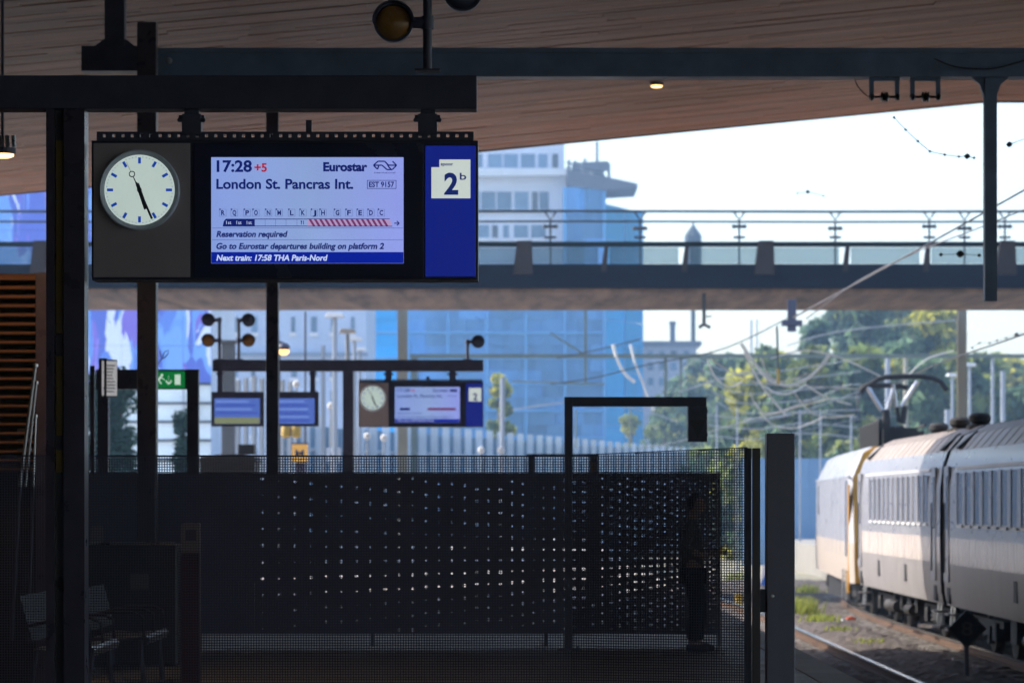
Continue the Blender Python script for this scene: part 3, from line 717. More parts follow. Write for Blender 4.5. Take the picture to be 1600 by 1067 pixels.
t_maroon = litp('screen_maroon', 112, 56, 104, .02)
x = 484.0
while x < 606:
    m = MB(); m.prism([pp(x + 4.6, 353.2), pp(x + 8.6, 353.2), pp(x + 2.2, 342.7), pp(x - 1.8, 342.7)], SD, SD + .0008); m.build('hatch_stripe', t_maroon, scr); x += 8.15
m = MB(); m.bar(P(616, 349, SD), P(623.5, 349, SD), .0009, .006); m.bar(P(620, 345.6, SD), P(623.8, 349, SD), .0009, .006); m.bar(P(620, 352.4, SD), P(623.8, 349, SD), .0009, .006); m.build('arrow', t_navy, scr)
# operator emblem: two interlocked arrows
def stroke(pts, w):
    m = MB()
    for a, c in zip(pts[:-1], pts[1:]): m.bar(P(*a, SD), P(*c, SD), .0009, w)
    return m
em = MB()
for pts in ([(589.5, 264.5), (583.6, 258.5), (590.5, 252.3), (601, 252.3), (604.5, 256), (608, 261.8), (611.5, 265.3), (613, 265.3), (619.6, 258.5), (613.3, 252.3)],
            [(583.8, 258.5), (590, 258.5), (597, 258.5), (601, 262), (604.5, 265.3), (612, 265.3)], [(592, 258.5), (590, 264.8)], [(601, 252.3), (607, 258.4), (619.4, 258.5)]):
    for a, c in zip(pts[:-1], pts[1:]): em.bar(P(*a, SD), P(*c, SD), .0009, .0078)
em.build('emblem', t_navy, scr)
# clock
CC = P(218.5, 297.5, ND)
def clock(parent, c, r, depth, fm, detail=True):
    # ring, face, marks, hands; c is the centre on the panel front
    m = MB(); m.lathe(c, [(r * 1.0, 0.0), (r * 1.0, -depth), (r * .97, -depth * 1.2), (r * .875, -depth * .75), (r * .875, -depth * .5)], 'y', 48)
    ring = m.build('clock_ring', mat('clock_rim_grey', (0.72, 0.78, 0.86), .3, 0.0) if 'clock_rim_grey' not in MATS else MATS['clock_rim_grey'], parent, smooth=True)
    yf = c.y - depth * .6
    m = MB(); m.lathe(Vector((c.x, yf, c.z)), [(r * .872, 0), (r * .872, -.002)], 'y', 48); face = m.build('clock_face', fm, parent)
    y1 = yf - .004
    for h in range(12):
        a = R(30 * h); d = Vector((math.sin(a), 0, math.cos(a))); m = MB(); cc = Vector((c.x, y1, c.z))
        m.bar(cc + d * r * .70, cc + d * r * .84, .0012, r * .06, up=(0, 1, 0)) if False else m.obox(cc + d * r * .73, d * r * .075, (0, .0008, 0), d.cross(Vector((0, 1, 0))) * r * .034)
        m.build('hour_mark', mat('clock_blue', (0.01, .05, .30), .4, emit=tuple(q * EXPK for q in srgb(16, 56, 150))) if 'clock_blue' not in MATS else MATS['clock_blue'], face)
    if detail:
        m = MB()
        for k in range(60):
            if k % 5 == 0: continue
            a = R(6 * k); d = Vector((math.sin(a), 0, math.cos(a))); m.obox(Vector((c.x, y1, c.z)) + d * r * .815, d * r * .009, (0, .0008, 0), d.cross(Vector((0, 1, 0))) * r * .009)
        tag(m.build('minute_dots', MATS['clock_blue'], face), kind='stuff')
    def hand(name, ang, back, front, w0, w1, dy):
        a = R(ang); d = Vector((math.sin(a), 0, math.cos(a))); s_ = d.cross(Vector((0, 1, 0))); cc = Vector((c.x, y1 - dy, c.z)); m = MB(); n0 = len(m.v)
        for t_, w_ in ((-back, w0), (front, w1)):
            for sg in (-1, 1):
                for yy in (-.001, .001): m.v.append(tuple(cc + d * r * t_ + s_ * sg * r * w_ / 2 + Vector((0, yy, 0))))
        m.f += [(0, 2, 3, 1), (4, 5, 7, 6), (0, 1, 5, 4), (2, 6, 7, 3), (1, 3, 7, 5), (0, 4, 6, 2)]
        m.build(name, m_black, face); return cc, d
    hand('hour_hand', 161, .17, .50, .09, .10, .003)
    hand('minute_hand', 156.5, .20, .78, .05, .055, .006)
    cc, d = hand('second_hand', -25, .1, .36, .04, .02, .009)
    m = MB(); o_ = cc + d * r * .43; ringp = [(o_ + Vector((math.cos(R(q * 22.5)) * r * .068, 0, math.sin(R(q * 22.5)) * r * .068))) for q in range(17)]; m.tube(ringp, r * .013, 5, caps=False); m.bar(cc + d * r * .49, cc + d * r * .76, r * .02, .002); m.build('second_hand_tip', m_black, face)
    m = MB(); m.lathe(Vector((c.x, y1 - .012, c.z)), [(r * .06, .008), (r * .06, 0)], 'y', 16); m.build('hub', m_black, face)
m_face = litp('backlit_clock_face', 180, 196, 190, .05, 3)
clock(disp, Vector((CC.x, ND + .0048, CC.z)), 63 / 250, .035, m_face)

# signal lamps on the near beam
def lamp_head(t, c, r, amber, side):
    m = MB(); m.lathe(c, [(r * .55, r * 1.0), (r * .95, r * .7), (r, 0), (r, -r * .25), (r * .9, -r * .25), (r * .9, r * .1)], 'y', 28); m.build('lamp_housing', m_black, t, smooth=True)
    m = MB()                                                     # hood over the upper half
    n0 = 14
    for k in range(n0 + 1):
        an = math.pi * k / n0; x, z = math.cos(an) * r * 1.06, math.sin(an) * r * 1.06
        m.v += [(c.x + x, c.y - r * .75, c.z + z), (c.x + x, c.y + r * .3, c.z + z), (c.x + x * .94, c.y + r * .3, c.z + z * .94), (c.x + x * .94, c.y - r * .75, c.z + z * .94)]
    for k in range(n0):
        q = k * 4
        for e in range(4): m.f.append((q + e, q + 4 + e, q + 4 + (e + 1) % 4, q + (e + 1) % 4))
    m.build('hood', m_black, t, smooth=True)
    m = MB(); m.lathe(Vector((c.x, c.y - r * .05, c.z)), [(r * .88, 0), (r * .8, -r * .12), (r * .5, -r * .25), (r * .05, -r * .3)], 'y', 28); m.build('lens', (mat('amber_lens', (0.35, 0.16, 0.03), .25, 0, .2, 6) if 'amber_lens' not in MATS else MATS['amber_lens']) if amber else m_black, t, smooth=True)
    m = MB(); m.tube([c + Vector((side * r * .95, 0, 0)), c + Vector((side * r * 1.75, 0, 0))], r * .28, 8); m.build('bracket', m_black, t)
def lamp_post(base_px, base_py, top_py, D, heads, label, r, wpx):
    t = thing('signal_lamps', P(base_px, base_py, D), label, 'signal lamp', 'signal lamps on the sign gantries')
    m = MB(); q = P(base_px, base_py, D); m.tube([q, P(base_px, top_py, D)], wpx * D / F / 2, 10); w = wpx * D / F; m.box(q.x - w * 1.4, q.x + w * 1.4, D - w, D + w, q.z, q.z + w * .25); m.build('post', m_black, t, smooth=True)
    for (px, py, am) in heads:
        side = 1 if px < base_px else -1
        lamp_head(t, P(px, py, D), r, am, side); m = MB(); m.tube([P(base_px, py + 10 * (21 / D), D), P(base_px, py - 10 * (21 / D), D)], w * .72, 10); m.build('clamp', m_black, t, smooth=True)
lamp_post(668, 112.5, -60, ND + .1, [(615, 36, True), (723, -12, False)], 'amber signal lamp on a post above the large near display', 31 / 250, 14)

# grey end post of the mesh screen and the mesh screen itself
MDl, MDr = 25.5, 25.0
ms = thing('mesh_screen', (P(400, 785, MDl).x, MDl, 0), 'dark fine-mesh screen across the lower picture, ending at the grey post', 'screen')
def meshpanel(A, B, ztop, zbot, pit, bar_w, ztop2=None):
    m = MB(); ztop2 = ztop2 or ztop; d = (B - A); Lh = d.length; d.normalize(); nrm = Vector((-d.y, d.x, 0)); n = int(Lh / pit)
    for i in range(n + 1):
        p = A + d * (i * pit); zz = ztop + (ztop2 - ztop) * i / n; m.obox((p.x, p.y, (zz + zbot) / 2), d * bar_w / 2, nrm * .0015, (0, 0, (zz - zbot) / 2))
    k = int((ztop - zbot) / pit)
    for j in range(k + 1):
        z = ztop - j * pit; c_ = (A + B) / 2; m.obox((c_.x + nrm.x * .004, c_.y + nrm.y * .004, z), d * Lh / 2, nrm * .0015, (0, 0, bar_w / 2))
    z = ztop + pit
    while z < ztop2:
        f0 = (z - ztop) / (ztop2 - ztop); a_ = A.lerp(B, f0); c_ = (a_ + B) / 2; m.obox((c_.x + nrm.x * .004, c_.y + nrm.y * .004, z), d * (B - a_).length / 2, nrm * .0015, (0, 0, bar_w / 2)); z += pit
    return m
zt = P(0, 713, MDl).z; zt2 = P(0, 700, MDr).z
A = Vector((P(-120, 0, MDl).x, MDl, 0)); B = Vector((P(893, 0, MDl).x, MDl, 0)); C = Vector((P(1168, 0, MDr).x, MDr, 0))
tag(meshpanel(A, B, zt, .05, .0196, .0064).build('wire_mesh', m_mesh, ms, fix=False), kind='stuff')
tag(meshpanel(B, C, zt, .05, .0196, .0064, zt2).build('wire_mesh', m_mesh, ms, fix=False), kind='stuff')
m = MB(); m.bar((A.x, A.y, zt + .008), (B.x, B.y, zt + .004), .012, .007); m.build('top_rail', m_black, ms)
m = MB(); m.bar((B.x, B.y, zt + .008), (C.x, C.y, zt2 + .004), .012, .007); m.build('top_rail', m_black, ms)
m = MB(); m.bar((A.x, A.y, .025), (B.x, B.y, .025), .04, .05); m.bar((B.x, B.y, .025), (C.x, C.y, .025), .04, .05); m.build('bottom_rail', m_black, ms)
m = MB(); m.pbox(1163, 1174, 700, 1300, MDr, .04); m.build('post', m_black, ms)
m = MB(); q = P(1175.5, 0, MDr); q2 = P(1187.5, 700, MDr); m.box(q.x, q2.x, MDr - .03, MDr + .04, 0, q2.z); m.build('post', mat('brown_edge_post', (0.06, .04, .045), .35), ms)
GD = 21.5
gp = thing('grey_post', (P(1220, 0, GD).x, GD, 0), 'wide dark grey square post standing right of the mesh screen', 'post')
m = MB(); q = P(1198, 0, GD); q2 = P(1242, 677, GD); m.box(q.x, q2.x, GD, GD + .16, 0, q2.z); m.build('shaft', mat('slate_grey_paint', (0.19, 0.175, 0.235), .4, 0, .12, 4), gp, bevel=.006)
m = MB(); m.pbox(1187.8, 1197.8, 920, 956, GD + .03, .05); m.build('bracket', m_black, gp)
m = MB(); m.lathe(P(1207, 931, GD - .001), [(.012, .002), (.012, -.006), (.008, -.008)], 'y', 12); m.build('bolt', m_chrome, gp)

# perforated dark panel behind
PD = 38.0
pf = thing('perforated_panel', (P(600, 0, PD).x, PD, 0), 'wide dark panel with holes shaped to imitate bright moire spots', 'panel')
colx = [410, 436, 461, 486, 510, 533, 557, 579, 602, 623, 645, 666, 686, 706, 726, 745, 763, 782, 800, 817, 834, 850, 866, 882, 897, 912, 927, 941, 955, 968, 981, 993, 1005, 1017, 1028, 1038.5, 1049, 1058.5, 1068, 1077, 1086, 1093.6, 1101, 1108.5, 1115.5]  # hole layout stands in for moire light spots between two meshes
m = MB(); cell = {}
bounds = [397] + [(a + b_) / 2 for a, b_ in zip(colx[:-1], colx[1:])] + [1121]
def V(px, py): q = P(px, py, PD); return (q.x, q.y, q.z)
for i, cx in enumerate(colx):
    l, r_ = bounds[i], bounds[i + 1]; p = r_ - l
    ks = [k for k in range(-30, 30) if 747 < 868 + (k + .38) * p < 984]
    ys = [868 + (k + .38) * p for k in ks]; yb = [740] + [(a + b_) / 2 for a, b_ in zip(ys[:-1], ys[1:])] + [990]
    for j, cy in enumerate(ys):
        h = rnd.choice((.55, .9, 1.15, 1.35, 1.5)) * min(1, p / 14 + .15) * 1.75; t_, b2 = yb[j], yb[j + 1]
        n = len(m.v); m.v += [V(l, t_), V(r_, t_), V(r_, b2), V(l, b2)]
        hv = [V(cx + h * math.cos(R(45 * q + 112.5)) * (1 if True else 1), cy - h * math.sin(R(45 * q + 112.5))) for q in range(8)]
        m.v += hv
        # corners: 0 tl,1 tr,2 br,3 bl ; hole order starts upper left going anticlockwise
        H = [n + 4 + q for q in range(8)]
        m.f += [(n, H[0], H[1], H[2], n + 3) , (n + 3, H[2], H[3], H[4], n + 2), (n + 2, H[4], H[5], H[6], n + 1), (n + 1, H[6], H[7], H[0], n)]
pn = m.build('moire_spot_sheet', m_perf, pf); so = pn.modifiers.new('thickness', 'SOLIDIFY'); so.thickness = .004; so.offset = 1
m = MB(); m.pbox(-260, 396.5, 740, 990, PD, .004); m.build('plain_sheet', m_perf, pf)
m = MB(); m.pbox(-260, 1127, 738.5, 740, PD - .01, .04); m.build('top_rail', m_black, pf)
for px in (1121.3, 850, 579, 300, 30):
    m = MB(); q = P(px, 0, PD); w = 5 * PD / F; m.box(q.x, q.x + w, PD + .005 if px < 1100 else PD, PD + .05, 0, P(0, 740.2, PD).z); m.build('post', m_black, pf)
# ================================================================ ROOF BEAM AND WHAT HANGS FROM IT
KD = 37.0
def kz(py): return EYE + (HOR - py) * KD / F
def kx(px): return (px - 800) * KD / F
rb = thing('roof_beam', (kx(800), KD, kz(120)), 'long dark blue-grey steel beam running under the roof to the right', 'beam')
m = MB(); m.box(kx(246), 13, KD, KD + .3, kz(120), kz(112)); m.box(kx(246), 13, KD, KD + .3, kz(83), kz(75)); m.box(kx(246), 13, KD + .04, KD + .26, kz(112), kz(83)); m.build('girder', m_steel_dark, rb)
m = MB(); m.box(kx(127), kx(245.5), KD, KD + .3, kz(111), kz(72)); m.build('end_box', m_black, rb)
for px in (178, 1750):
    m = MB(); x0, x1 = kx(px - 15.5), kx(px + 15.5); m.box(x0, x1, KD + .05, KD + .25, kz(72) + .002 if px < 300 else kz(75), roofz((x0 + x1) / 2) + .1)
    if px < 300: m.prism([(x0 - .12, kz(72) + .002), (x1 + .12, kz(72) + .002), (x1 + .01, kz(60)), (x0 - .01, kz(60))], KD + .08, KD + .2)
    m.build('hanger_post', m_black, rb)
m = MB(); m.lathe(P(264, 95, KD + .03), [(.035, .02), (.035, -.01), (.02, -.02)], 'y', 12); m.build('bolt_head', m_pole, rb)
# drop post for the overhead line
dp = thing('drop_post', P(1548, 121, KD + .15), 'tall dark post hanging from the roof beam over the tracks', 'post')
m = MB(); D = KD + .06
m.pbox(1539, 1558, 121, 470, D, .14); m.build('shaft', m_steel_dark, dp)
m = MB(); n = 8
for s in (-1, 1):
    pts = [P(1548 + s * 9, 175, D), P(1548 + s * 10, 150, D), P(1548 + s * 16, 132, D), P(1548 + s * 30, 120.5, D), P(1548 + s * 9, 120.5, D)]
    m.prism([(p.x, p.z) for p in (pts if s > 0 else pts[::-1])], D + .03, D + .11)
m.build('gusset', m_steel_dark, dp)
for i, px in enumerate((1382, 1446)):
    t = thing('insulator_frame', P(px, 121, KD + .1), ('left' if i == 0 else 'right') + ' one of two insulator frames hanging under the roof beam', 'insulator frame', 'insulator frames under the beam')
    m = MB(); D = KD + .1
    for s in (-1, 1): m.pbox(px + s * 20 - 3.5, px + s * 20 + 3.5, 120.5, 150, D, .05)
    m.pbox(px - 24, px + 24, 122, 127, D + .01, .04); m.build('frame', m_steel_dark, t)
    for k, (dx, r_) in enumerate(((-20, .05), (0, .07), (20, .05))):
        m = MB(); m.lathe(P(px + dx, 152, D + .02), [(.015, -.05 if k == 1 else -.03), (r_ * .9, -.03 if k == 1 else -.02), (r_ * .55, -.012), (r_, 0), (r_ * .55, .012), (r_ * .9, .03 if k == 1 else .02), (.015, .05 if k == 1 else .03)], 'x', 12); m.build('insulator', m_insul, t, smooth=True)
    m = MB(); m.tube([P(px - 24, 152, D + .02), P(px + 24, 152, D + .02)], .015, 6); m.build('crossbar', m_insul, t)
# ceiling lamps that are lit
m_warm = lit('warm_lamp', (1.0, .62, .22), 1.6, .02)
def ceil_lamp(px, D, label, rad=.16, power=None, z=None):
    X = (px - 800) * D / F; zz = (roofz(X) - .03) if z is None else z
    t = thing('ceiling_lamp', (X, D, zz), label, 'lamp', 'lit lamps under the roofs')
    m = MB(); m.lathe((X, D, zz), [(rad * 1.15, 0), (rad * 1.15, -.05), (rad * 1.0, -.05)], 'z', 18); m.build('housing', m_black, t, smooth=True)
    m = MB(); m.lathe((X, D, zz - .03), [(rad * .95, 0), (rad * .95, -.035), (rad * .6, -.05)], 'z', 18); m.build('diffuser', m_warm, t, smooth=True)
    if power:
        l = bpy.data.lights.new('lamp_light', 'AREA'); l.shape = 'DISK'; l.size = rad * 1.6; l.energy = power; l.color = (1, .6, .28); lo = bpy.data.objects.new('lamp_light', l); col.objects.link(lo); lo.parent = t; lo.location = (0, 0, -.1)
    return t
ceil_lamp(1026, 56.5, 'single lit warm lamp on the timber ceiling below the roof beam', .10)
t = ceil_lamp(4, 28.8, 'lit warm lamp hanging at the upper left picture edge', .10, 11, EYE + (HOR - 232) * 28.8 / F)
m = MB(); q = P(4, 232, 28.8); m.tube([q, (q.x, 28.8, roofz(q.x) + .03)], .014, 6); m.build('stem', m_black, t)
m = MB()
for dx in (2, 12, 22): m.tube([P(dx, 230, 28.8), P(dx - 1, 212, 28.8)], .02, 6)
m.build('fins', m_chrome, t)
# warm downlight row in front of the louvred kiosk
# ================================================================ COLUMNS, KIOSK, GATES ON THE PLATFORM
def column(px0, px1, top, D, label, m_, cap=True):
    a = P(px0, 0, D); c = P(px1, 0, D); w = c.x - a.x; zt_ = EYE + (HOR - top) * D / F if top is not None else roofz(c.x) + .03
    t = thing('steel_column', ((a.x + c.x) / 2, D, 0), label, 'column')
    m = MB(); m.box(a.x, c.x, D, D + w, 0, zt_); m.build('shaft', m_, t, bevel=.008)
    m = MB(); m.box(a.x - .06, c.x + .06, D - .06, D + w + .06, 0.001, .02); m.build('base_plate', m_black, t)
    if top is not None:
        m = MB(); m.box(a.x + .004, c.x - .004, D + .004, D + w - .004, zt_, zt_ + .01); m.build('cap', m_black, t)
    return t
column(214, 244, 36, 36.0, 'dark steel column passing behind the clock of the near display', m_column)
column(415.5, 435, None, 50.0, 'slim dark column crossing the small twin screens', m_column)
# louvred kiosk
LD = 30.0
kiosk = thing('louvred_kiosk', P(-60, 785, LD) - Vector((0, 0, 1.6)), 'kiosk with brown horizontal louvres at the left picture edge', 'kiosk')
a = P(-330, 0, LD); c = P(66, 426, LD)
m = MB(); m.box(a.x, c.x, LD + .16, LD + 2.4, 0, c.z); m.build('body', mat('dark_brown_body', (.012, .009, .010), .7), kiosk)
m = MB(); m.box(c.x - .06, c.x + .04, LD + .02, LD + .158, 0, c.z); m.build('corner_post', m_column, kiosk)
m_louv = mat('copper_brown_louvre', (0.17, 0.085, 0.055), .42, .3, .2, 4)
py = 432.0
while py < 735:
    z = EYE + (HOR - py) * LD / F; m = MB(); m.obox(((a.x + c.x - .06) / 2, LD + .085, z), ((c.x - .07 - a.x) / 2, 0, 0), (0, .07, .026), (0, -.002, .006)); m.build('louvre', m_louv, kiosk); py += 14.2
# chrome ladder-like rail
hr = thing('chrome_handrail', P(46, 785, 33) - Vector((0, 0, 1.6)), 'slanted shiny double handrail in front of the brown louvres', 'handrail')
D = 29.3
for (p0, p1, r_) in (((55.5, 571), (31, 760), .016), ((57, 598), (40, 760), .011), ((56, 650), (52, 760), .010)):
    m = MB(); m.tube([P(*p0, D), P(*p1, D)], r_, 10); m.lathe(P(*p0, D), [(.004, -.02), (r_ * 1.5, -.012), (r_ * 1.5, .012), (.004, .02)], 'z', 10); m.build('rod', m_chrome, hr, smooth=True)
m = MB()
for py in (672, 688, 703): m.tube([P(28, py, D + .1), P(48, py - 1, D)], .012, 8)
m.build('rungs', m_chrome, hr)
m = MB(); m.tube([P(31, 760, D), P(18, 1000, D)], .016, 8); m.tube([P(52, 760, D), P(44, 1002, D)], .012, 8); m.build('lower_rods', m_black, hr)
# timetable case on posts, turned to the right
TDc = 40.0
tc_ = thing('timetable_case', (P(164, 0, TDc).x, TDc, 0), 'white timetable case on a dark post, turned sideways, left of the ivy', 'notice case')
c0 = P(147, 591, TDc); ang = R(32); ux = Vector((math.cos(ang), math.sin(ang), 0)); uy = Vector((-math.sin(ang), math.cos(ang), 0)); cz = P(0, 591, TDc).z
ce = Vector((P(171, 0, TDc).x, TDc, cz)); hw, hh = .13, .22
m = MB(); m.obox(ce - Vector((.075, -.02, -.0)), (.045, 0, 0), (0, .06, 0), (0, 0, hh * 1.06)); m.build('case_side', m_black, tc_)
m = MB(); m.obox(ce + uy * .03, ux * hw * .8, uy * .028, (0, 0, hh)); m.build('case', mat('grey_case', (.2, .2, .2), .5), tc_, bevel=.004)
m = MB(); m.obox(ce - uy * .001, ux * hw * .74, uy * .0015, (0, 0, hh * .92)); pp_ = m.build('poster', mat('pale_poster', (.62, .60, .58), .5, 0, .15, 30, emit=(.12, .115, .12)), tc_)  # faint glow added to brighten the poster in its shaded spot
for k in range(9):
    m = MB(); m.obox(ce - uy * .004 + Vector((0, 0, .15 - k * .038)) - ux * rnd.uniform(0, .02), ux * hw * rnd.uniform(.4, .62), uy * .0008, (0, 0, .007)); m.build('print_line', mat('poster_print', (.3, .27, .28), .6) if 'poster_print' not in MATS else MATS['poster_print'], pp_)
for px, w in ((164, 8), (143, 7)):
    q = P(px, 0, TDc); ww = w * TDc / F / 2; m = MB(); m.box(q.x - ww, q.x + ww, TDc + .06, TDc + .06 + 2 * ww, 0, cz + (.15 if px < 150 else -.1)); m.build('post', m_column, tc_)
# exit gate frame with green sign
ED = 45.0
ef = thing('exit_gate', (P(300, 0, ED).x, ED, 0), 'dark frame carrying the green emergency exit sign', 'frame')
m = MB(); q0 = P(292, 785, ED); q1 = P(310, 577, ED); m.box(q0.x, q1.x, ED, ED + .15, 0, q1.z); m.build('leg', m_column, ef)
m = MB(); q0 = P(150, 608, ED); q1 = P(291.7, 577, ED); m.box(q0.x, q1.x, ED + .02, ED + .13, q0.z, q1.z); m.build('lintel', m_column, ef)
m = MB(); q0 = P(152, 0, ED); m.box(q0.x, q0.x + .15, ED + .02, ED + .13, 0, P(0, 608.3, ED).z); m.build('leg', m_column, ef)
es = thing('exit_sign', P(262, 594, ED), 'green emergency exit sign with down arrow on the dark frame', 'sign')
m = MB(); m.pbox(236, 288, 580, 606, ED - .05, .068); fc = m.build('panel', litp('exit_green', 8, 110, 52, .05), es)
m_ew = litp('exit_white', 190, 214, 200, .03)
m = MB(); D = ED - .052; m.bar(P(263.5, 586, D), P(263.5, 598, D), .002, .018); m.bar(P(259, 594.5, D), P(263.5, 600, D), .002, .018); m.bar(P(268, 594.5, D), P(263.5, 600, D), .002, .018); m.build('arrow', m_ew, fc)
m = MB(); m.pbox(273, 282, 585, 601, D, .0015); m.build('door_symbol', m_ew, fc)
m = MB(); m.lathe(P(253, 586, D), [(.018, .0015), (.018, 0)], 'y', 12); m.bar(P(252, 588, D), P(247, 594, D), .002, .026); m.bar(P(248, 593, D), P(252, 600, D), .002, .016); m.bar(P(247, 594, D), P(242, 599, D), .002, .016); m.bar(P(251, 589.5, D), P(257, 593, D), .002, .012); m.build('running_figure', m_ew, fc)
# wire ornament on the lintel
sp_ = thing('bird_spike', P(250, 577, ED), 'thin curled wire standing on the exit frame beside the column', 'wire')
tag(sp_, kind=None); m = MB(); m.tube([P(245, 572, ED), P(251, 562, ED), P(258, 558, ED), P(263, 552, ED), P(263, 547, ED), P(257, 550, ED), P(254, 558, ED)], .008, 6); m.build('loop', m_black, sp_); m = MB(); m.tube([P(253, 560, ED), P(250, 551, ED), P(250, 548, ED)], .008, 6); m.build('prong', m_black, sp_); m = MB(); m.tube([P(246, 577, ED), P(245, 572, ED)], .008, 6); m.build('stem', m_black, sp_)
# dark gate frame in the middle with hanging end box
HD = 37.0
gt = thing('gate_frame', (P(888, 0, HD).x, HD, 0), 'black inverted-L frame over the mesh screen with a box at its end', 'frame')
m = MB(); q0 = P(882, 0, HD); q1 = P(895, 620, HD); m.box(q0.x, q1.x, HD, HD + .1, 0.02, q1.z); m.build('post', m_black, gt, bevel=.004)
m = MB(); m.pbox(895.2, 1104, 620, 635, HD + .01, .08); m.build('arm', m_black, gt)
m = MB(); m.pbox(1075, 1105, 635.2, 690, HD - .02, .14); m.pbox(1104.2, 1106, 640, 646, HD, .05); m.pbox(1104.2, 1106, 676, 682, HD, .05); bx_ = m.build('end_box', m_black, gt, bevel=.004)
m = MB(); m.prism([(P(1077, 0, HD).x, P(0, 656, HD).z), (P(1090, 0, HD).x, P(0, 686, HD).z), (P(1103, 0, HD).x, P(0, 656, HD).z)], HD - .024, HD - .0202); m.build('chevron', mat('chevron_grey', (.045, .045, .05), .5), bx_)
m = MB(); q = P(888.5, 0, HD); m.box(q.x - .13, q.x + .13, HD - .05, HD + .15, 0.002, .02); m.build('base_plate', m_black, gt)
for dx in (-15, 15): m = MB(); m.lathe(P(888.5 + dx, 0, HD).xy.to_3d() + Vector((0, -.02, .02)), [(.02, 0), (.02, .02), (.01, .03)], 'z', 8); m.build('anchor_bolt', m_chrome, gt)
# low distant stand seen above the panel
ls = thing('low_stand', (P(870, 0, 55).x, 55, 0), 'low dark railing frame left of the gate post, behind the mesh', 'railing')
m = MB(); D = 55; q = P(825, 0, D); m.box(q.x, q.x + .1, D, D + .1, 0, P(0, 712, D).z)
m.build('post', m_black, ls); m = MB(); m.pbox(823, 935, 709, 712.5, D, .08); m.build('rail', m_black, ls); m = MB(); q = P(921, 0, D); m.box(q.x, q.x + .14, D, D + .1, 0, P(0, 712.7, D).z); m.build('post', m_black, ls)
m = MB(); m.pbox(923, 931, 722, 738, D - .02, .018); m.build('label_plate', mat('brown_plate', (.22, .12, .05), .5), ls)
# call pillar in dark red
ip = thing('red_pillar', (P(297, 0, 29.5).x, 29.5, 0), 'dark red help pillar with a framed white plate, behind the mesh', 'pillar')
D = 29.5; m = MB(); q0 = P(283, 0, D); q1 = P(312, 818, D); m.box(q0.x, q1.x, D, D + .16, 0, q1.z); m.build('body', mat('dark_red_paint', (.06, .008, .014), .4), ip, bevel=.01)
m = MB(); m.pbox(283, 312, 820, 863, D - .012, .0119); pl_ = m.build('plate', mat('plate_grey_white', (.22, .20, .21), .5), ip); m = MB(); m.pbox(289, 306, 827, 845, D - .014, .0019); m.build('symbol', m_black, pl_)
m_bench = mat('dull_bench_steel', (0.14, 0.14, 0.155), .38, .8, .15, 8)
m_bench_dk = mat('shaded_bench_steel', (0.012, 0.011, 0.014), .6, 0, .15, 8)  # same steel darkened in colour for the shaded backrest and armrests
# steel benches: seat and backrest of round bars, seen through the mesh
def bench(x, y, label, flip=1, rz=0):
    t = thing('steel_bench', (x, y, 0), label, 'bench', 'steel benches behind the mesh')
    W = 1.7; 
    st = MB(); pts = [(.02, .44), (.20, .42), (.40, .44), (.47, .455), (.50, .43), (.49, .39)]
    for i, ((xa, za), (xb, zb)) in enumerate(zip(pts[:-1], pts[1:])):
        st.obox((x + flip * (xa + xb) / 2, y + W / 2, (za + zb) / 2), (flip * (xb - xa) / 2, 0, (zb - za) / 2), (0, W / 2, 0), (-(zb - za) * .03, 0, .006))
    st.build('seat', m_bench, t, smooth=True)
    bk = MB(); bk.obox((x - flip * .05, y + W / 2, .68), (-flip * .05, 0, .18), (0, W / 2, 0), (.008, 0, .002)); bk.build('backrest', m_bench_dk, t)
    for dy in (.08, W - .08):
        m = MB(); m.tube([(x + flip * .42, y + dy, .42), (x + flip * .45, y + dy, .002)], .02, 8); m.tube([(x + flip * .03, y + dy, .44), (x - flip * .03, y + dy, .002)], .02, 8); m.build('leg', m_black, t)
    for dy in (0, W * .5, W):
        m = MB(); m.tube([(x - flip * .04, y + dy, .62), (x + flip * .12, y + dy, .66), (x + flip * .36, y + dy, .66), (x + flip * .45, y + dy, .62), (x + flip * .46, y + dy, .45)], .014, 8); m.build('armrest', m_bench_dk, t, smooth=True)
bench(P(148, 0, 29.6).x, 29.3, 'steel bench behind the mesh, right of the black gantry post')
bench(P(60, 0, 27.4).x, 27.0, 'nearest steel bench, partly hidden by the black gantry post')
bench(P(-75, 0, 32).x, 32.0, 'steel bench at the left picture edge')
# low counter behind the benches
ct = thing('dark_counter', (P(215, 0, 33.5).x, 33.5, 0), 'low dark counter with rounded top behind the benches', 'counter')
m = MB(); q0 = P(130, 0, 33.5); q1 = P(278, 0, 33.5); m.box(q0.x, q1.x, 33.5, 34.1, 0, P(0, 850, 33.5).z); m.build('body', mat('counter_dark', (.03, .028, .035), .35), ct, bevel=.03)
m = MB(); m.tube([P(140, 849, 33.45), P(272, 849, 33.45), P(282, 853, 33.45)], .012, 8); m.build('edge_rail', m_chrome, ct)
m = MB(); m.pbox(141, 160, 822, 849, 33.46, .02); m.build('notice', mat('dim_notice', (.25, .2, .22), .6), ct)
m = MB(); m.pbox(203, 232, 896, 920, 33.47, .025); m.build('vent', mat('vent_grey', (.14, .13, .14), .5), ct)

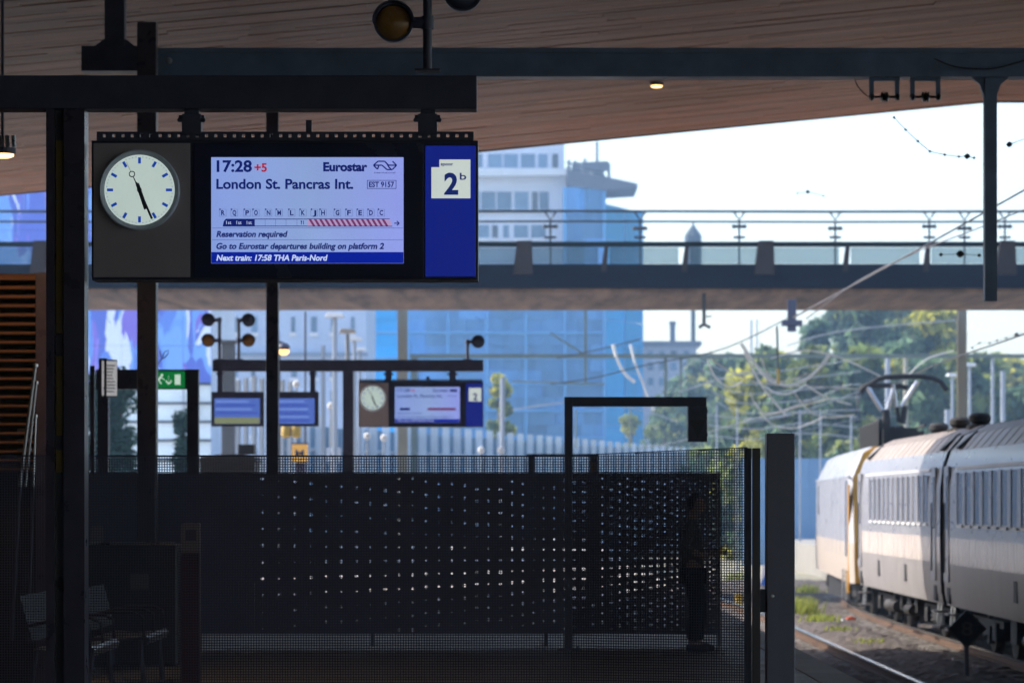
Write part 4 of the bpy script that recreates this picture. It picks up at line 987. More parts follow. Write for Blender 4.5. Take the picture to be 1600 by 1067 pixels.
# ================================================================ FAR GANTRY WITH SMALL DISPLAY AND TWIN SCREENS
FD = 65.6; fs = F / FD
fg = thing('far_gantry', (P(545, 0, FD).x, FD, 0), 'far black gantry carrying twin screens and the small display', 'gantry')
m = MB(); m.pbox(332, 755, 562, 580, FD, .2); m.build('beam', m_black, fg)
m = MB(); q0 = P(535.5, 0, FD); q1 = P(552, 580.2, FD); m.box(q0.x, q1.x, FD + .01, FD + .19, 0, q1.z); m.build('post', m_black, fg)
fd = thing('far_display', P(657, 667, FD), 'small distant departure display with clock, blurred', 'display')
def fb(m, x0, x1, y0, y1, dy, dep): return m.pbox(x0, x1, y0, y1, FD + dy, dep)
for px in (607, 707):
    m = MB(); fb(m, px - 5, px + 5, 580.4, 597, .04, .1); fb(m, px - 8, px + 8, 583, 586, .05, .08); m.build('hanger', m_black, fd)
m = MB(); fb(m, 666, 671, 588, 596, .05, .06); m.build('stub', m_black, fd)
m = MB(); fb(m, 561, 754, 594, 596.5, .05, .05)
for k in range(40): fb(m, 561 + k * 4.83, 563.6 + k * 4.83, 592, 594, .05, .05)
m.build('comb_rail', m_black, fd)
m = MB(); fb(m, 560, 755, 596.7, 667, .02, .3); m.build('housing', MATS['navy_black_housing'], fd)
m = MB(); fb(m, 561, 607, 598, 666, .004, .015); m.build('clock_panel', MATS['warm_grey_panel'], fd)
m = MB(); fb(m, 728, 754, 599, 665.5, .004, .015); tp_ = m.build('track_panel', MATS['backlit_blue_panel'], fd)
m = MB(); fb(m, 732.5, 752, 606, 627, .0, .0035); wp = m.build('number_plate', MATS['backlit_white_plate'], tp_)
text('2', 739, 746, 625, 10.5, MATS['print_navy'], wp, FD - .002, bold=.03)
m = MB(); fb(m, 617, 718.5, 604.5, 660, .005, .014); sc2 = m.build('screen', m_scr, fd)
SD2 = FD + .002
text('17:28', 621, 640, 612, 5, t_navy, sc2, SD2, bold=.012); text('+5', 641, 648, 612, 4, t_red, sc2, SD2, bold=.02)
text('Eurostar', 677, 700, 612, 4.4, t_navy, sc2, SD2, bold=.02); text('London St. Pancras Int.', 621, 692, 621, 5, t_navy, sc2, SD2, bold=.01)
text('EST 9157', 700, 713, 620, 2.6, t_navy, sc2, SD2); text('Reservation required', 621, 658, 646.5, 3, t_navy, sc2, SD2, shear=.2); text('Go to Eurostar departures building on platform 2', 621, 708, 652.5, 3, t_navy, sc2, SD2, shear=.2)
for (x0, x1, y0, y1, mm_) in ((625, 640.5, 637, 641, t_navy), (668, 712, 637, 641, t_maroon), (617.3, 718.2, 654.5, 659.8, t_bar), (703, 714, 608, 612, t_navy)):
    m = MB(); fb(m, x0, x1, y0, y1, .0022, .002); m.build('print_block', mm_, sc2)
text('Next train: 17:58 THA Paris-Nord', 621, 678, 658.5, 2.9, t_white, sc2, FD + .0015, shear=.2)
cq = P(582.5, 622, FD); clock(fd, Vector((cq.x, FD + .0035, cq.z)), 21 / fs, .035, m_face, detail=False)
# twin screens
for i, (x0, x1) in enumerate(((330, 412), (417, 497.5))):
    t = thing('info_screen', P((x0 + x1) / 2, 666, FD), 'blue information screen under the far gantry, ' + ('left one, with an olive band at the bottom' if i == 0 else 'right one of the twin screens'), 'screen', 'twin information screens')
    m = MB(); fb(m, x0, x1, 612, 666, .02, .18); m.build('housing', m_black, t)
    m = MB(); fb(m, x0 + 5, x1 - 6, 622, 662, .012, .0079); s_ = m.build('display', litp('info_blue', 80, 108, 190, .08, 1.2) if 'info_blue' not in MATS else MATS['info_blue'], t)
    for k in range(6 if i else 4):
        m = MB(); fb(m, x0 + 7, x1 - rnd.uniform(9, 26), 626 + k * 6, 628.3 + k * 6, .0105, .0012); m.build('text_line', litp('info_line', 62, 84, 178, .03) if k % 2 else litp('info_line_light', 120, 150, 226, .03), s_)
    if i == 0: m = MB(); fb(m, x0 + 5.2, x1 - 6.2, 652, 661.8, .0105, .0012); m.build('olive_band', litp('olive_band', 126, 134, 104, .05), s_)
    px = 343.5 if i == 0 else 488.5; m = MB(); fb(m, px - 4, px + 4, 580.4, 611.8, .06, .08); fb(m, px - 6, px + 6, 582, 585, .05, .1); m.build('hanger', m_black, t)
lamp_post(343, 562, 496, FD + .1, [(325.5, 500, False), (325.5, 532, True)], 'left pair of round signal lamps on the far gantry', 10.2 / fs, 5)
lamp_post(373, 562, 499, FD + .1, [(388.5, 500.5, False), (388.5, 532, True)], 'right pair of round signal lamps on the far gantry', 10.2 / fs, 5)
lamp_post(730.5, 562, 533, FD + .1, [(747, 534, False)], 'single round signal lamp at the right end of the far gantry', 10 / fs, 5)

# ================================================================ THINGS BEYOND THE ROOF
def pole(px, py0, D, w, label, m_, name='pole', base=-1.14, cat='pole', group=None):
    q = P(px, py0, D); r = w * D / F / 2; t = thing(name, (q.x, D, base), label, cat, group)
    m = MB(); m.tube([(q.x, D, base), (q.x, D, q.z)], r, 10, r * .8); m.build('shaft', m_, t, smooth=True); m = MB(); m.lathe((q.x, D, base), [(r * 1.8, 0), (r * 1.8, .08), (r * 1.1, .12)], 'z', 10); m.build('foot', m_, t); return t
def mast(px, py0, D, w, label):
    q = P(px, py0, D); hw = w * D / F / 2; t = thing('catenary_mast', (q.x, D, -1.14), label, 'mast', 'beige overhead line masts')
    m = MB()
    m.box(q.x - hw, q.x + hw, D, D + .02, -1.14, q.z); m.box(q.x - hw, q.x + hw, D + .26, D + .28, -1.14, q.z); m.box(q.x - .01, q.x + .01, D + .02, D + .26, -1.14, q.z); m.build('i_beam', m_beige, t)
    m = MB(); m.box(q.x - hw - .1, q.x + hw + .1, D - .1, D + .38, -1.149, -1.0); m.build('footing', m_concrete, t)
mast(629, 470, 106, 15, 'beige overhead line mast between far display and blue tower'); mast(1503.5, 470, 106, 14, 'beige overhead line mast rising behind the train roof')
def street_lamp(px, py, D, base_z, label, arm=1):
    q = P(px, py, D); t = thing('street_lamp', (q.x, D, base_z), label, 'street lamp', 'white-headed street lamps')
    m = MB(); m.tube([(q.x, D, base_z), (q.x, D, q.z - .05)], .09, 8, .06); m.build('pole', m_pole, t, smooth=True)
    m = MB(); m.prism([(q.x - .26, q.z - .06), (q.x + .26, q.z - .06), (q.x + .22, q.z + .06), (q.x - .2, q.z + .08)], D - .25, D + .25); m.build('lamp_head', m_white, t, bevel=.02)
for i, (px, py, D) in enumerate(((523, 493, 92), (543, 518, 104), (554, 530, 114), (562, 546, 126))):
    street_lamp(px, py, D, -.01, ['first and tallest', 'second', 'third', 'last and smallest'][i] + ' street lamp in the row right of the slim column')
for i, (px, py, D) in enumerate(((1515, 570, 140), (1488, 586, 150), (1551, 556, 130))): street_lamp(px, py, D, -1.14, ['white-headed lamp just right of the beige mast', 'white-headed lamp just left of the beige mast', 'white-headed lamp farthest right, before the trees'][i])
pole(1567, 580, 135, 9, 'thick blue-grey pole near the right picture edge', m_pole); pole(1480, 640, 145, 10, 'pale lilac pole left of the beige mast', m_pole); pole(1387, 560, 140, 10, 'blue-grey pole behind the pantograph', m_pole); pole(1415, 556, 142, 9, 'greenish pole right behind the pantograph', m_beige)
pole(477, 487, 88, 4, 'thin dark pole between the slim column and the street lamps', m_black, base=-.01); pole(785, 590, 120, 9, 'blue-grey pole right of the far display', m_pole); pole(505, 540, 95, 8, 'pale grey pole beside the yellow square sign', m_pole, base=-.01)
for i, px in enumerate((1174, 1183)): pole(px, 500, 200, 4 - i, ('left' if i == 0 else 'right') + ' of two thin poles standing above the trees', m_pole)
# grey pylon blocks left, and low dark hut
gpy = thing('grey_pylon', (P(360, 0, 92).x, 92, -.01), 'square brown-grey pylon behind the left twin screen', 'pylon'); m = MB(); q0 = P(346, 0, 92); q1 = P(366, 536, 92); m.box(q0.x, q1.x, 92, 92.4, -.01, q1.z); m.build('shaft', mat('pylon_grey', (.09, .085, .085), .7), gpy, bevel=.02); m = MB(); m.box(q0.x - .05, q1.x + .05, 91.95, 92.45, q1.z, q1.z + .08); m.build('cap', MATS['pylon_grey'], gpy)
dh = thing('dark_hut', (P(352, 0, 70).x, 70, -.01), 'low dark hut with curved roof behind the mesh, below the twin screens', 'hut'); m = MB(); q0 = P(312, 0, 70); q1 = P(397, 0, 70); m.box(q0.x, q1.x, 70, 71.5, -.01, P(0, 722, 70).z); m.build('body', mat('hut_dark', (.05, .045, .045), .7), dh); m = MB(); m.prism([(P(x, 0, 70).x, P(0, y, 70).z) for x, y in ((308, 722), (401, 722), (397, 713), (375, 709), (340, 710), (315, 714))], 69.9, 71.6); m.build('roof', MATS['hut_dark'], dh); m = MB(); m.pbox(372, 397, 694, 709.5, 70.2, .5); m.build('box', MATS['hut_dark'], dh)
# white panels standing behind the pylon
for i, px in enumerate((371, 383, 396, 408, 440, 452)):
    t = thing('noise_screen', (P(px, 0, 100).x, 100, -.01), 'upright white panel behind the twin screens, ' + ['first', 'second', 'third', 'fourth', 'fifth', 'sixth'][i] + ' from the grey pylon', 'panel', 'upright white panels'); m = MB(); q0 = P(px - 2.8, 0, 100); q1 = P(px + 2.8, 588 + abs(i - 2) * 3, 100); m.box(q0.x, q1.x, 100, 100.1, -.01, q1.z); m.build('board', m_white, t); m = MB(); m.tube([(q1.x + .02, 100.05, -.01), (q1.x + .02, 100.05, q1.z)], .02, 6); m.build('edge_tube', m_pole, t)
# yellow square sign with M, white sign with N, yellow lamps
D = 84
t = thing('metro_sign', (P(467, 0, D).x, D, -.01), 'yellow square sign with a black M', 'sign'); m = MB(); m.pbox(456, 480, 694, 722, D, .25); fcy = m.build('box', litp('yellow_lit_box', 214, 164, 74, .08, 3), t, bevel=.02); text('M', 461, 475, 714, 12, m_black, fcy, D - .004, bold=.01); m = MB(); q = P(468, 0, D); m.box(q.x - .1, q.x + .1, D + .05, D + .2, -.01, P(0, 722.3, D).z); m.build('leg', m_column, t); m = MB(); m.pbox(455, 481, 691.5, 693.8, D - .02, .3); m.build('top_trim', m_black, t)
t = thing('letter_sign', (P(521, 0, 96).x, 96, -.01), 'pale square sign with a letter N', 'sign'); m = MB(); m.pbox(510, 532, 699, 722, 96, .2); fcy = m.build('box', mat('pale_sign', (.66, .66, .70), .5), t, bevel=.02); text('N', 516, 526, 716, 9, mat('grey_letter', (.22, .22, .25), .5), fcy, 95.996); m = MB(); q = P(521, 0, 96); m.box(q.x - .08, q.x + .08, 96.05, 96.15, -.01, P(0, 722.3, 96).z); m.build('leg', m_pole, t)
t = thing('twin_yellow_lamp', P(455, 664, 75), 'pair of yellow lamp housings hanging below the right twin screen', 'lamp')
for px in (447, 463): m = MB(); m.lathe(P(px, 684, 75), [(.06, 0), (.105, .04), (.11, .2), (.08, .27), (.02, .29)], 'z', 14); m.build('housing', mat('yellow_housing', (.50, .33, .07), .4) if 'yellow_housing' not in MATS else MATS['yellow_housing'], t, smooth=True)
m = MB(); m.pbox(438, 472, 658, 664.5, 75.02, .1); m.build('bar', m_black, t); q = P(434, 0, 75); m = MB(); m.tube([P(436, 661, 75.05), (q.x, 75.05, -.012 + .012)], .03, 6); m.build('stand', m_black, t)
ceil_t = thing('lit_lantern', P(443, 536, 72), 'dark lantern with a glowing amber underside right of the slim column', 'lamp', 'lit lamps under the roofs')
m = MB(); m.lathe(P(443, 545, 72), [(.13, -.02), (.14, .04), (.10, .10), (.03, .13)], 'z', 14); m.build('shade', m_black, ceil_t, smooth=True); m = MB(); m.lathe(P(443, 548, 72), [(.05, -.09), (.11, -.05), (.12, .02)], 'z', 14); m.build('glow', lit('amber_glow', (1, .55, .15), 1.3, .05), ceil_t, smooth=True); m = MB(); m.tube([P(436, 533, 72), P(443, 536, 72)], .02, 6); m.tube([P(436, 533, 72), (P(436, 0, 72).x, 72, 0)], .03, 6); m.build('arm', m_black, ceil_t)
# globe lamps by the barrier
for i, (px, py) in enumerate(((463, 600), (517, 634), (574, 681), (600, 684), (752, 703), (783, 703))):
    D = 105; t = thing('globe_lamp', (P(px, 0, D).x, D, -.01), 'small white globe lamp before the pale barrier, ' + ['first', 'second', 'third', 'fourth', 'fifth', 'sixth'][i] + ' from the left', 'lamp', 'white globe lamps'); m = MB(); m.lathe(P(px, py, D), [(.02, -.11), (.09, -.07), (.11, 0), (.09, .07), (.02, .11)], 'z', 12); m.build('globe', m_white, t, smooth=True); m = MB(); q = P(px, py + 4, D); m.tube([(q.x, D, -.01), q], .03, 6); m.build('stem', m_pole, t)

# ================================================================ OVERHEAD LINE
def wire(pts, D, wpx, label, m_=None, name='overhead_wire', D1=None, cat='wire'):
    D1 = D1 or D; n = len(pts); pv = [P(x, y, D + (D1 - D) * i / max(1, n - 1)) for i, (x, y) in enumerate(pts)]
    if n > 2:                                          # smooth through the points
        o = []
        for i in range(n - 1):
            p0, p1, p2, p3 = pv[max(0, i - 1)], pv[i], pv[i + 1], pv[min(n - 1, i + 2)]
            for k in range(6):
                t = k / 6; o.append(.5 * ((2 * p1) + (p2 - p0) * t + (2 * p0 - 5 * p1 + 4 * p2 - p3) * t * t + (3 * p1 - p0 - 3 * p2 + p3) * t ** 3))
        pv = o + [pv[-1]]
    ob_ = MB().tube(pv, wpx * D / F / 2, 6, wpx * D1 / F / 2).build(name, m_ or m_wire, smooth=True)
    return tag(ob_, label, cat, 'overhead line wires')
wire([(1158, 537), (1175, 562), (1195, 587), (1213, 598), (1235, 602), (1260, 592), (1280, 575), (1297, 553)], 98, 6, 'thick bright wire sagging in a loop left of the pantograph')
wire([(1163, 550), (1190, 602), (1228, 649)], 99, 4, 'bright wire slanting down across the thick sagging loop')
wire([(1195, 603), (1210, 613), (1225, 616), (1243, 611), (1258, 601)], 97, 3.4, 'short thin arc just under the thick sagging loop')
wire([(1172, 612), (1180, 632), (1195, 646), (1215, 645), (1240, 637), (1300, 622)], 104, 2.2, 'thin pale wire curling below the sagging loop')
wire([(958, 538), (964, 560), (976, 583), (992, 597)], 110, 5.5, 'bright curved wire end in front of the blue tower, left one')
wire([(985, 538), (992, 566), (1003, 595), (1013, 622), (1022, 642)], 110, 4, 'bright slanting wire at the right edge of the blue tower')
wire([(1258, 600), (1290, 620), (1330, 632)], 99, 3.4, 'pale wire falling right from the sagging loop')
wire([(1062, 612), (1110, 597), (1165, 582), (1200, 585)], 112, 2, 'thin pale wire rising from the gate box to the sagging loop', mat('hazy_wire', (.45, .47, .5), .5, .3))
wire([(1165, 660), (1220, 652), (1280, 634), (1340, 612), (1362, 602)], 96, 2.4, 'pale wire rising to the left horn of the pantograph', MATS['hazy_wire'])
wire([(1228, 680), (1290, 665), (1345, 655), (1400, 650)], 100, 2, 'thin wire passing above the grey post towards the pantograph', MATS['hazy_wire'])
wire([(860, 600), (930, 590), (1010, 570), (1130, 545), (1245, 490)], 92, 2, 'long thin wire rising in front of the blue tower to the black cross', m_wire_dark)
wire([(1240, 496), (1330, 447), (1420, 398), (1510, 348), (1640, 275)], 90, 2.8, 'upper of the two long diagonal wires crossing the bridge', mat('grey_brown_wire', (.10, .085, .085), .5, .3), D1=42)
wire([(1260, 498), (1340, 440), (1430, 395), (1520, 360), (1640, 312)], 90, 1.9, 'lower of the two long diagonal wires crossing the bridge', MATS['grey_brown_wire'], D1=50)
wire([(1400, 600), (1450, 575), (1500, 556), (1560, 536), (1640, 508)], 90, 2.6, 'dark wire rising from the pantograph to the right edge', m_wire_dark, D1=55)
for i, y in enumerate((648, 664, 680)): wire([(1105, y), (1180, y + 6), (1260, y - 3), (1340, y + 4)], 125, 1.8, ['uppermost', 'middle', 'lowest'][i] + ' of three faint level wires above the grey post', MATS['hazy_wire'])
wire([(1330, 150), (1300, 170), (1290, 205)], 37.2, 1.5, 'thin loose cable left of the insulator frames', m_wire_dark) if False else None
wire([(1334, 118), (1340, 135), (1352, 148), (1360, 152)], 37.2, 1.6, 'thin cable looping into the left insulator frame', m_wire_dark)
wire([(1460, 92), (1490, 104), (1530, 108), (1560, 106), (1610, 92)], 36.9, 2.5, 'cable sagging along the roof beam by the hanging post', m_wire_dark)
wire([(1000, 700), (1060, 690), (1130, 668), (1225, 640), (1330, 600)], 108, 2, 'pale wire climbing from the gate box towards the pantograph', MATS['hazy_wire'])
wire([(870, 560), (940, 545), (1000, 530)], 120, 2.2, 'short wire in front of the blue tower beside the portal', m_wire_dark)
wire([(1110, 560), (1150, 585), (1200, 600), (1300, 605), (1345, 608)], 101, 2.2, 'pale wire passing under the loop to the pantograph horn')
wire([(1230, 540), (1300, 520), (1400, 508), (1500, 500)], 112, 2, 'thin wire crossing in front of the bluish trees', MATS['hazy_wire'])
wire([(1205, 560), (1250, 548), (1290, 552), (1330, 566), (1380, 590)], 97, 2.6, 'bright wire arching right above the loop')
wire([(800, 640), (900, 628), (1000, 640), (1060, 660)], 122, 1.8, 'thin wire sagging before the tower foot', MATS['hazy_wire'])
loops = [('small bright loop hanging left of the thick sagging wire', [(1105, 560), (1118, 590), (1140, 604), (1160, 596)], 106, 2.6), ('bright slack wire near the yellow sleeve', [(1190, 560), (1200, 585), (1225, 596), (1262, 583)], 102, 2.4),
    ('pale slack wire just above the grey post', [(1180, 628), (1205, 662), (1245, 668), (1290, 650)], 108, 2.2), ('bright wire dropping towards the locomotive nose', [(1240, 612), (1262, 640), (1290, 652), (1335, 648)], 103, 2.2), ('pale wire rising left of the beige mast', [(1420, 585), (1450, 560), (1490, 548)], 110, 2.0)]
for lb_, pts_, D_, w_ in loops: wire(pts_, D_, w_, lb_)
for i in range(5): wire([(1085 + i * 9, 560 + i * 17), (1160, 585 + i * 15), (1250, 575 + i * 17), (1345, 560 + i * 20)], 118 + i, 1.6, ['highest', 'second highest', 'third', 'fourth', 'lowest'][i] + ' of five thin parallel wires between gate box and pantograph', MATS['hazy_wire'])
for i, px in enumerate((1120, 1152, 1250, 1282, 1330)): pole(px, 632 + i * 4, 138 + i, 3.5, ['first', 'second', 'third', 'fourth', 'fifth'][i] + ' thin mast from the left in the tangle of wires', m_pole, name='wire_mast', cat='mast', group='thin masts behind the wires')
# strings of small clamps against the sky
def clamps(pts, D, label, r=.02):
    t = thing('dropper_wire', P(*pts[0], D), label, 'wire clamps'); m = MB(); m.tube([P(x, y, D) for x, y in pts], .004, 4); m.build('strand', m_wire_dark, t)
    for k, (x, y) in enumerate(pts): m = MB(); rr = r * (1.9 if k == len(pts) - 2 else .9); m.lathe(P(x, y, D), [(.003, -rr), (rr * .8, -rr * .4), (rr, 0), (rr * .7, rr * .6), (.003, rr)], 'x', 6); m.build('clamp', m_wire_dark, t)
clamps([(1397, 184), (1415, 203), (1434, 221), (1453, 237), (1476, 242), (1498, 245), (1511, 244.5), (1522, 247)], 40, 'string of small clamps curving down against the white sky, left of the hanging post')
clamps([(1577, 226), (1610, 214)], 40, 'small clamp wire in the sky right of the hanging post')
clamps([(1519, 543), (1530, 536), (1546, 536), (1558, 532), (1572, 528), (1588, 523), (1604, 518)], 70, 'line of small clamps rising to the right edge above the trees', .03)
clamps([(1246, 302), (1262, 300), (1287, 306)], 60, 'two tiny clamps in the sky above the bridge centre', .02)
clamps([(1470, 398), (1500, 397), (1530, 399)], 46, 'dark insulator string crossing the bridge parapet left of the hanging post', .03)
# hanging black cross and hook under the bridge
t = thing('hanging_insulator', P(1237.5, 470, 94), 'black cross-shaped insulator hanging from the bridge edge', 'insulator'); m = MB(); m.pbox(1231, 1244, 468, 518, 94, .2); m.build('stem', m_black, t); m = MB(); m.pbox(1222, 1254, 500, 509, 93.95, .3); m.build('cross_arm', m_black, t, bevel=.02)
t = thing('hanging_hook', P(1101, 486, 95.5), 'small dark hook hanging under the bridge', 'hook'); m = MB(); m.tube([P(1100, 450, 95.5), P(1100, 507, 95.5)], .05, 8); m.tube([P(1092, 512, 95.5), P(1096, 509, 95.5), P(1100, 507, 95.5), P(1110, 512, 95.5)], .045, 8); m.tube([P(1101, 495, 95.5), P(1112, 494, 95.5)], .02, 6); m.build('hook', m_wire_dark, t)
t = thing('wire_tensioner', P(1216, 600, 97), 'yellow and dark rod holding up the sagging wire loop', 'rod'); m = MB(); m.tube([P(1214, 510, 97), P(1216, 576, 97)], .03, 8); m.build('rod', m_wire_dark, t); m = MB(); m.tube([P(1216, 576, 97), P(1216, 600, 97)], .045, 8); m.build('yellow_sleeve', mat('yellow_sleeve', (.5, .32, .02), .5), t)
# portal
QD = 128
pt = thing('catenary_portal', P(1200, 785, QD) - Vector((0, 0, 2.7)), 'long grey-green overhead line portal level with the train pantograph', 'portal')
m_portal = mat('portal_grey_green', (.14, .17, .15), .6, 0, .15, 1)
m = MB(); m.pbox(640, 1640, 553, 559, QD, .25); m.build('beam', m_portal, pt)
for px, y1, w in ((915, 600, 4), (1040, 620, 5), (1064, 622, 4), (1215, 600, 3)): m = MB(); m.pbox(px - w / 2, px + w / 2, 480 if px == 915 else 559.3, y1, QD + .05, .12); m.build('drop_bar', m_portal, pt)
m = MB(); q = P(1655, 0, QD); m.box(q.x, q.x + .3, QD, QD + .3, -1.14, P(0, 553, QD).z); m.build('leg', m_portal, pt); m = MB(); q = P(642, 0, QD); m.box(q.x, q.x + .25, QD + .02, QD + .2, -.012, P(0, 559.5, QD).z); m.build('leg', m_portal, pt)
m = MB()
for a_, b_ in (((800, 596), (945, 600)), ((860, 520), (915, 555)), ((985, 690), (985, 640)), ((900, 700), (900, 640))): m.tube([P(*a_, QD), P(*b_, QD)], .035, 5)
m.build('stay_rods', m_portal, pt)
# ================================================================ TRAIN
m_tr_grey = mat('light_grey_train_paint', (0.335, 0.325, 0.345), .30, 0, .10, 2.5, coat=.4, stretch=(1, .6, 2.0))
m_tr_low = mat('warm_grey_skirt', (0.26, 0.24, 0.24), .45, 0, .3, 3, stretch=(1, 1.6, .22))
m_tr_glare = mat('cream_glare_band', (0.66, 0.56, 0.50), .28, 0, .22, 3, coat=.4, stretch=(1, 2.5, .25))  # low band of sun glare painted into the coach side colour
m_tr_roof = mat('brown_grey_roof', (0.34, 0.28, 0.245), .5, 0, .2, 2)
m_tr_win = mat('train_window', (0.20, 0.205, 0.24), .12, 0, .2, 2, objrand=.3)
m_tr_dark = mat('underframe_black', (0.014, 0.013, 0.015), .7, 0, .3, 5)
m_tr_yel = mat('train_yellow', (0.80, 0.40, 0.05), .4, 0, .08, 2)
m_grime = mat('grimy_steel', (0.05, 0.045, 0.043), .6, .3, .3, 6)
PROF = [(-1.36, .74), (-1.40, .95), (-1.42, 1.46), (-1.425, 1.90), (-1.42, 2.75), (-1.38, 3.12), (-1.29, 3.38), (-1.05, 3.66), (-.65, 3.84), (0, 3.92)]
def vehicle(t, ya, yb, xa, xb, split, tilt=0):
    # lofted body: separate meshes for skirt, painted glare band, wall, roof; xa/xb centre line at the two ends
    full = PROF + [(-u, v) for u, v in PROF[-2::-1]]
    n = 24
    def ring(f, u, v):
        y = ya + (yb - ya) * f; return (xa + (xb - xa) * f + u, y, RT + v)
    names = [('skirt', m_tr_low, 0, 2), ('glare_band', m_tr_glare, 2, 3), ('side_wall', m_tr_grey, 3, 6), ('roof', m_tr_roof, 6, 9)]
    parts = {}
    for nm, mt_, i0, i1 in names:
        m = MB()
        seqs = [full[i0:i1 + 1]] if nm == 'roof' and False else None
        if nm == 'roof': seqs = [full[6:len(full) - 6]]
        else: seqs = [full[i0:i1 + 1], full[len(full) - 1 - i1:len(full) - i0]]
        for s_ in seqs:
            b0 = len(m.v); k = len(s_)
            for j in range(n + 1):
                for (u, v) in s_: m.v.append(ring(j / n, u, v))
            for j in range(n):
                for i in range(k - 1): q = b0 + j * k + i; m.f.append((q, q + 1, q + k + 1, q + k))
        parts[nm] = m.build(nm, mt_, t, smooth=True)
    for f in (0, 1):
        m = MB(); m.v += [ring(f, u * .985, v - .004) for u, v in full]; m.f.append(tuple(range(len(full)))); m.build('end_wall', m_tr_dark if f or True else m_tr_grey, t)
    return parts, ring
def side_box(t, ring, f0, f1, v0, v1, mt_, name, out=.006, thick=.03, parent=None, u=-1.425):
    m = MB(); a = Vector(ring(f0, u, v0)); b_ = Vector(ring(f1, u, v1)); d = Vector((b_.x - a.x, b_.y - a.y, 0)); Lh = d.length; d.normalize(); nrm = Vector((-abs(d.y), d.x * (1 if d.y > 0 else -1), 0))
    c_ = Vector(((a.x + b_.x) / 2, (a.y + b_.y) / 2, (a.z + b_.z) / 2)) + nrm * (out - thick / 2)
    m.obox(c_, d * Lh / 2, nrm * thick / 2, (0, 0, (v1 - v0) / 2)); return m.build(name, mt_, parent or t)
def wheelset(t, x, y, r=.46):
    m = MB()
    for s_ in (-1, 1): m.lathe((x + s_ * .7525, y, RT + r), [(r * .35, -.09), (r, -.06), (r, .05), (r * 1.06, .055), (r * 1.06, .08), (r * .3, .08)], 'x', 24)
    m.tube([(x - .8, y, RT + r), (x + .8, y, RT + r)], .08, 10); m.build('wheelset', m_grime, t, smooth=True)
def bogie(t, xf, yc):
    wheelset(t, xf(yc - 1.25), yc - 1.25); wheelset(t, xf(yc + 1.25), yc + 1.25)
    m = MB()
    for s_ in (-1, 1):
        x = xf(yc) + s_ * 1.02
        m.box(x - .07, x + .07, yc - 1.9, yc + 1.9, RT + .5, RT + .62); m.box(x - .1, x + .1, yc - .5, yc + .5, RT + .35, RT + .5)
        for dy in (-1.25, 1.25): m.box(x - .13, x + .13, yc + dy - .2, yc + dy + .2, RT + .3, RT + .58)
        for dy in (-.75, .75): m.lathe((x, yc + dy, RT + .42), [(.07, -.12), (.1, -.08), (.07, -.04), (.1, 0), (.07, .04), (.1, .08), (.07, .12)], 'z', 10)
        m.tube([(x - s_ * .02, yc - .6, RT + .68), (x + s_ * .06, yc + .3, RT + .30)], .045, 8)
        m.box(x - .05, x + .05, yc - .1, yc + .12, RT + .2, RT + .75)
    m.build('bogie_frame', m_tr_dark, t)
    m = MB()
    for dy in (-1.25, 1.25): m.lathe((xf(yc) - 1.16, yc + dy, RT + .46), [(.02, .0), (.11, .0), (.13, .03), (.06, .05)], 'x', 12)
    m.build('axle_cover', m_grime, t)
def steps(t, x, y):
    m = MB()
    for k, z in enumerate((.32, .58)): m.box(x - .08, x + .16, y - .22, y + .22, RT + z, RT + z + .03)
    for dy in (-.2, .2): m.tube([(x + .02, y + dy, RT + .32), (x + .06, y + dy, RT + .9)], .018, 6)
    m.build('steps', m_chrome, t)
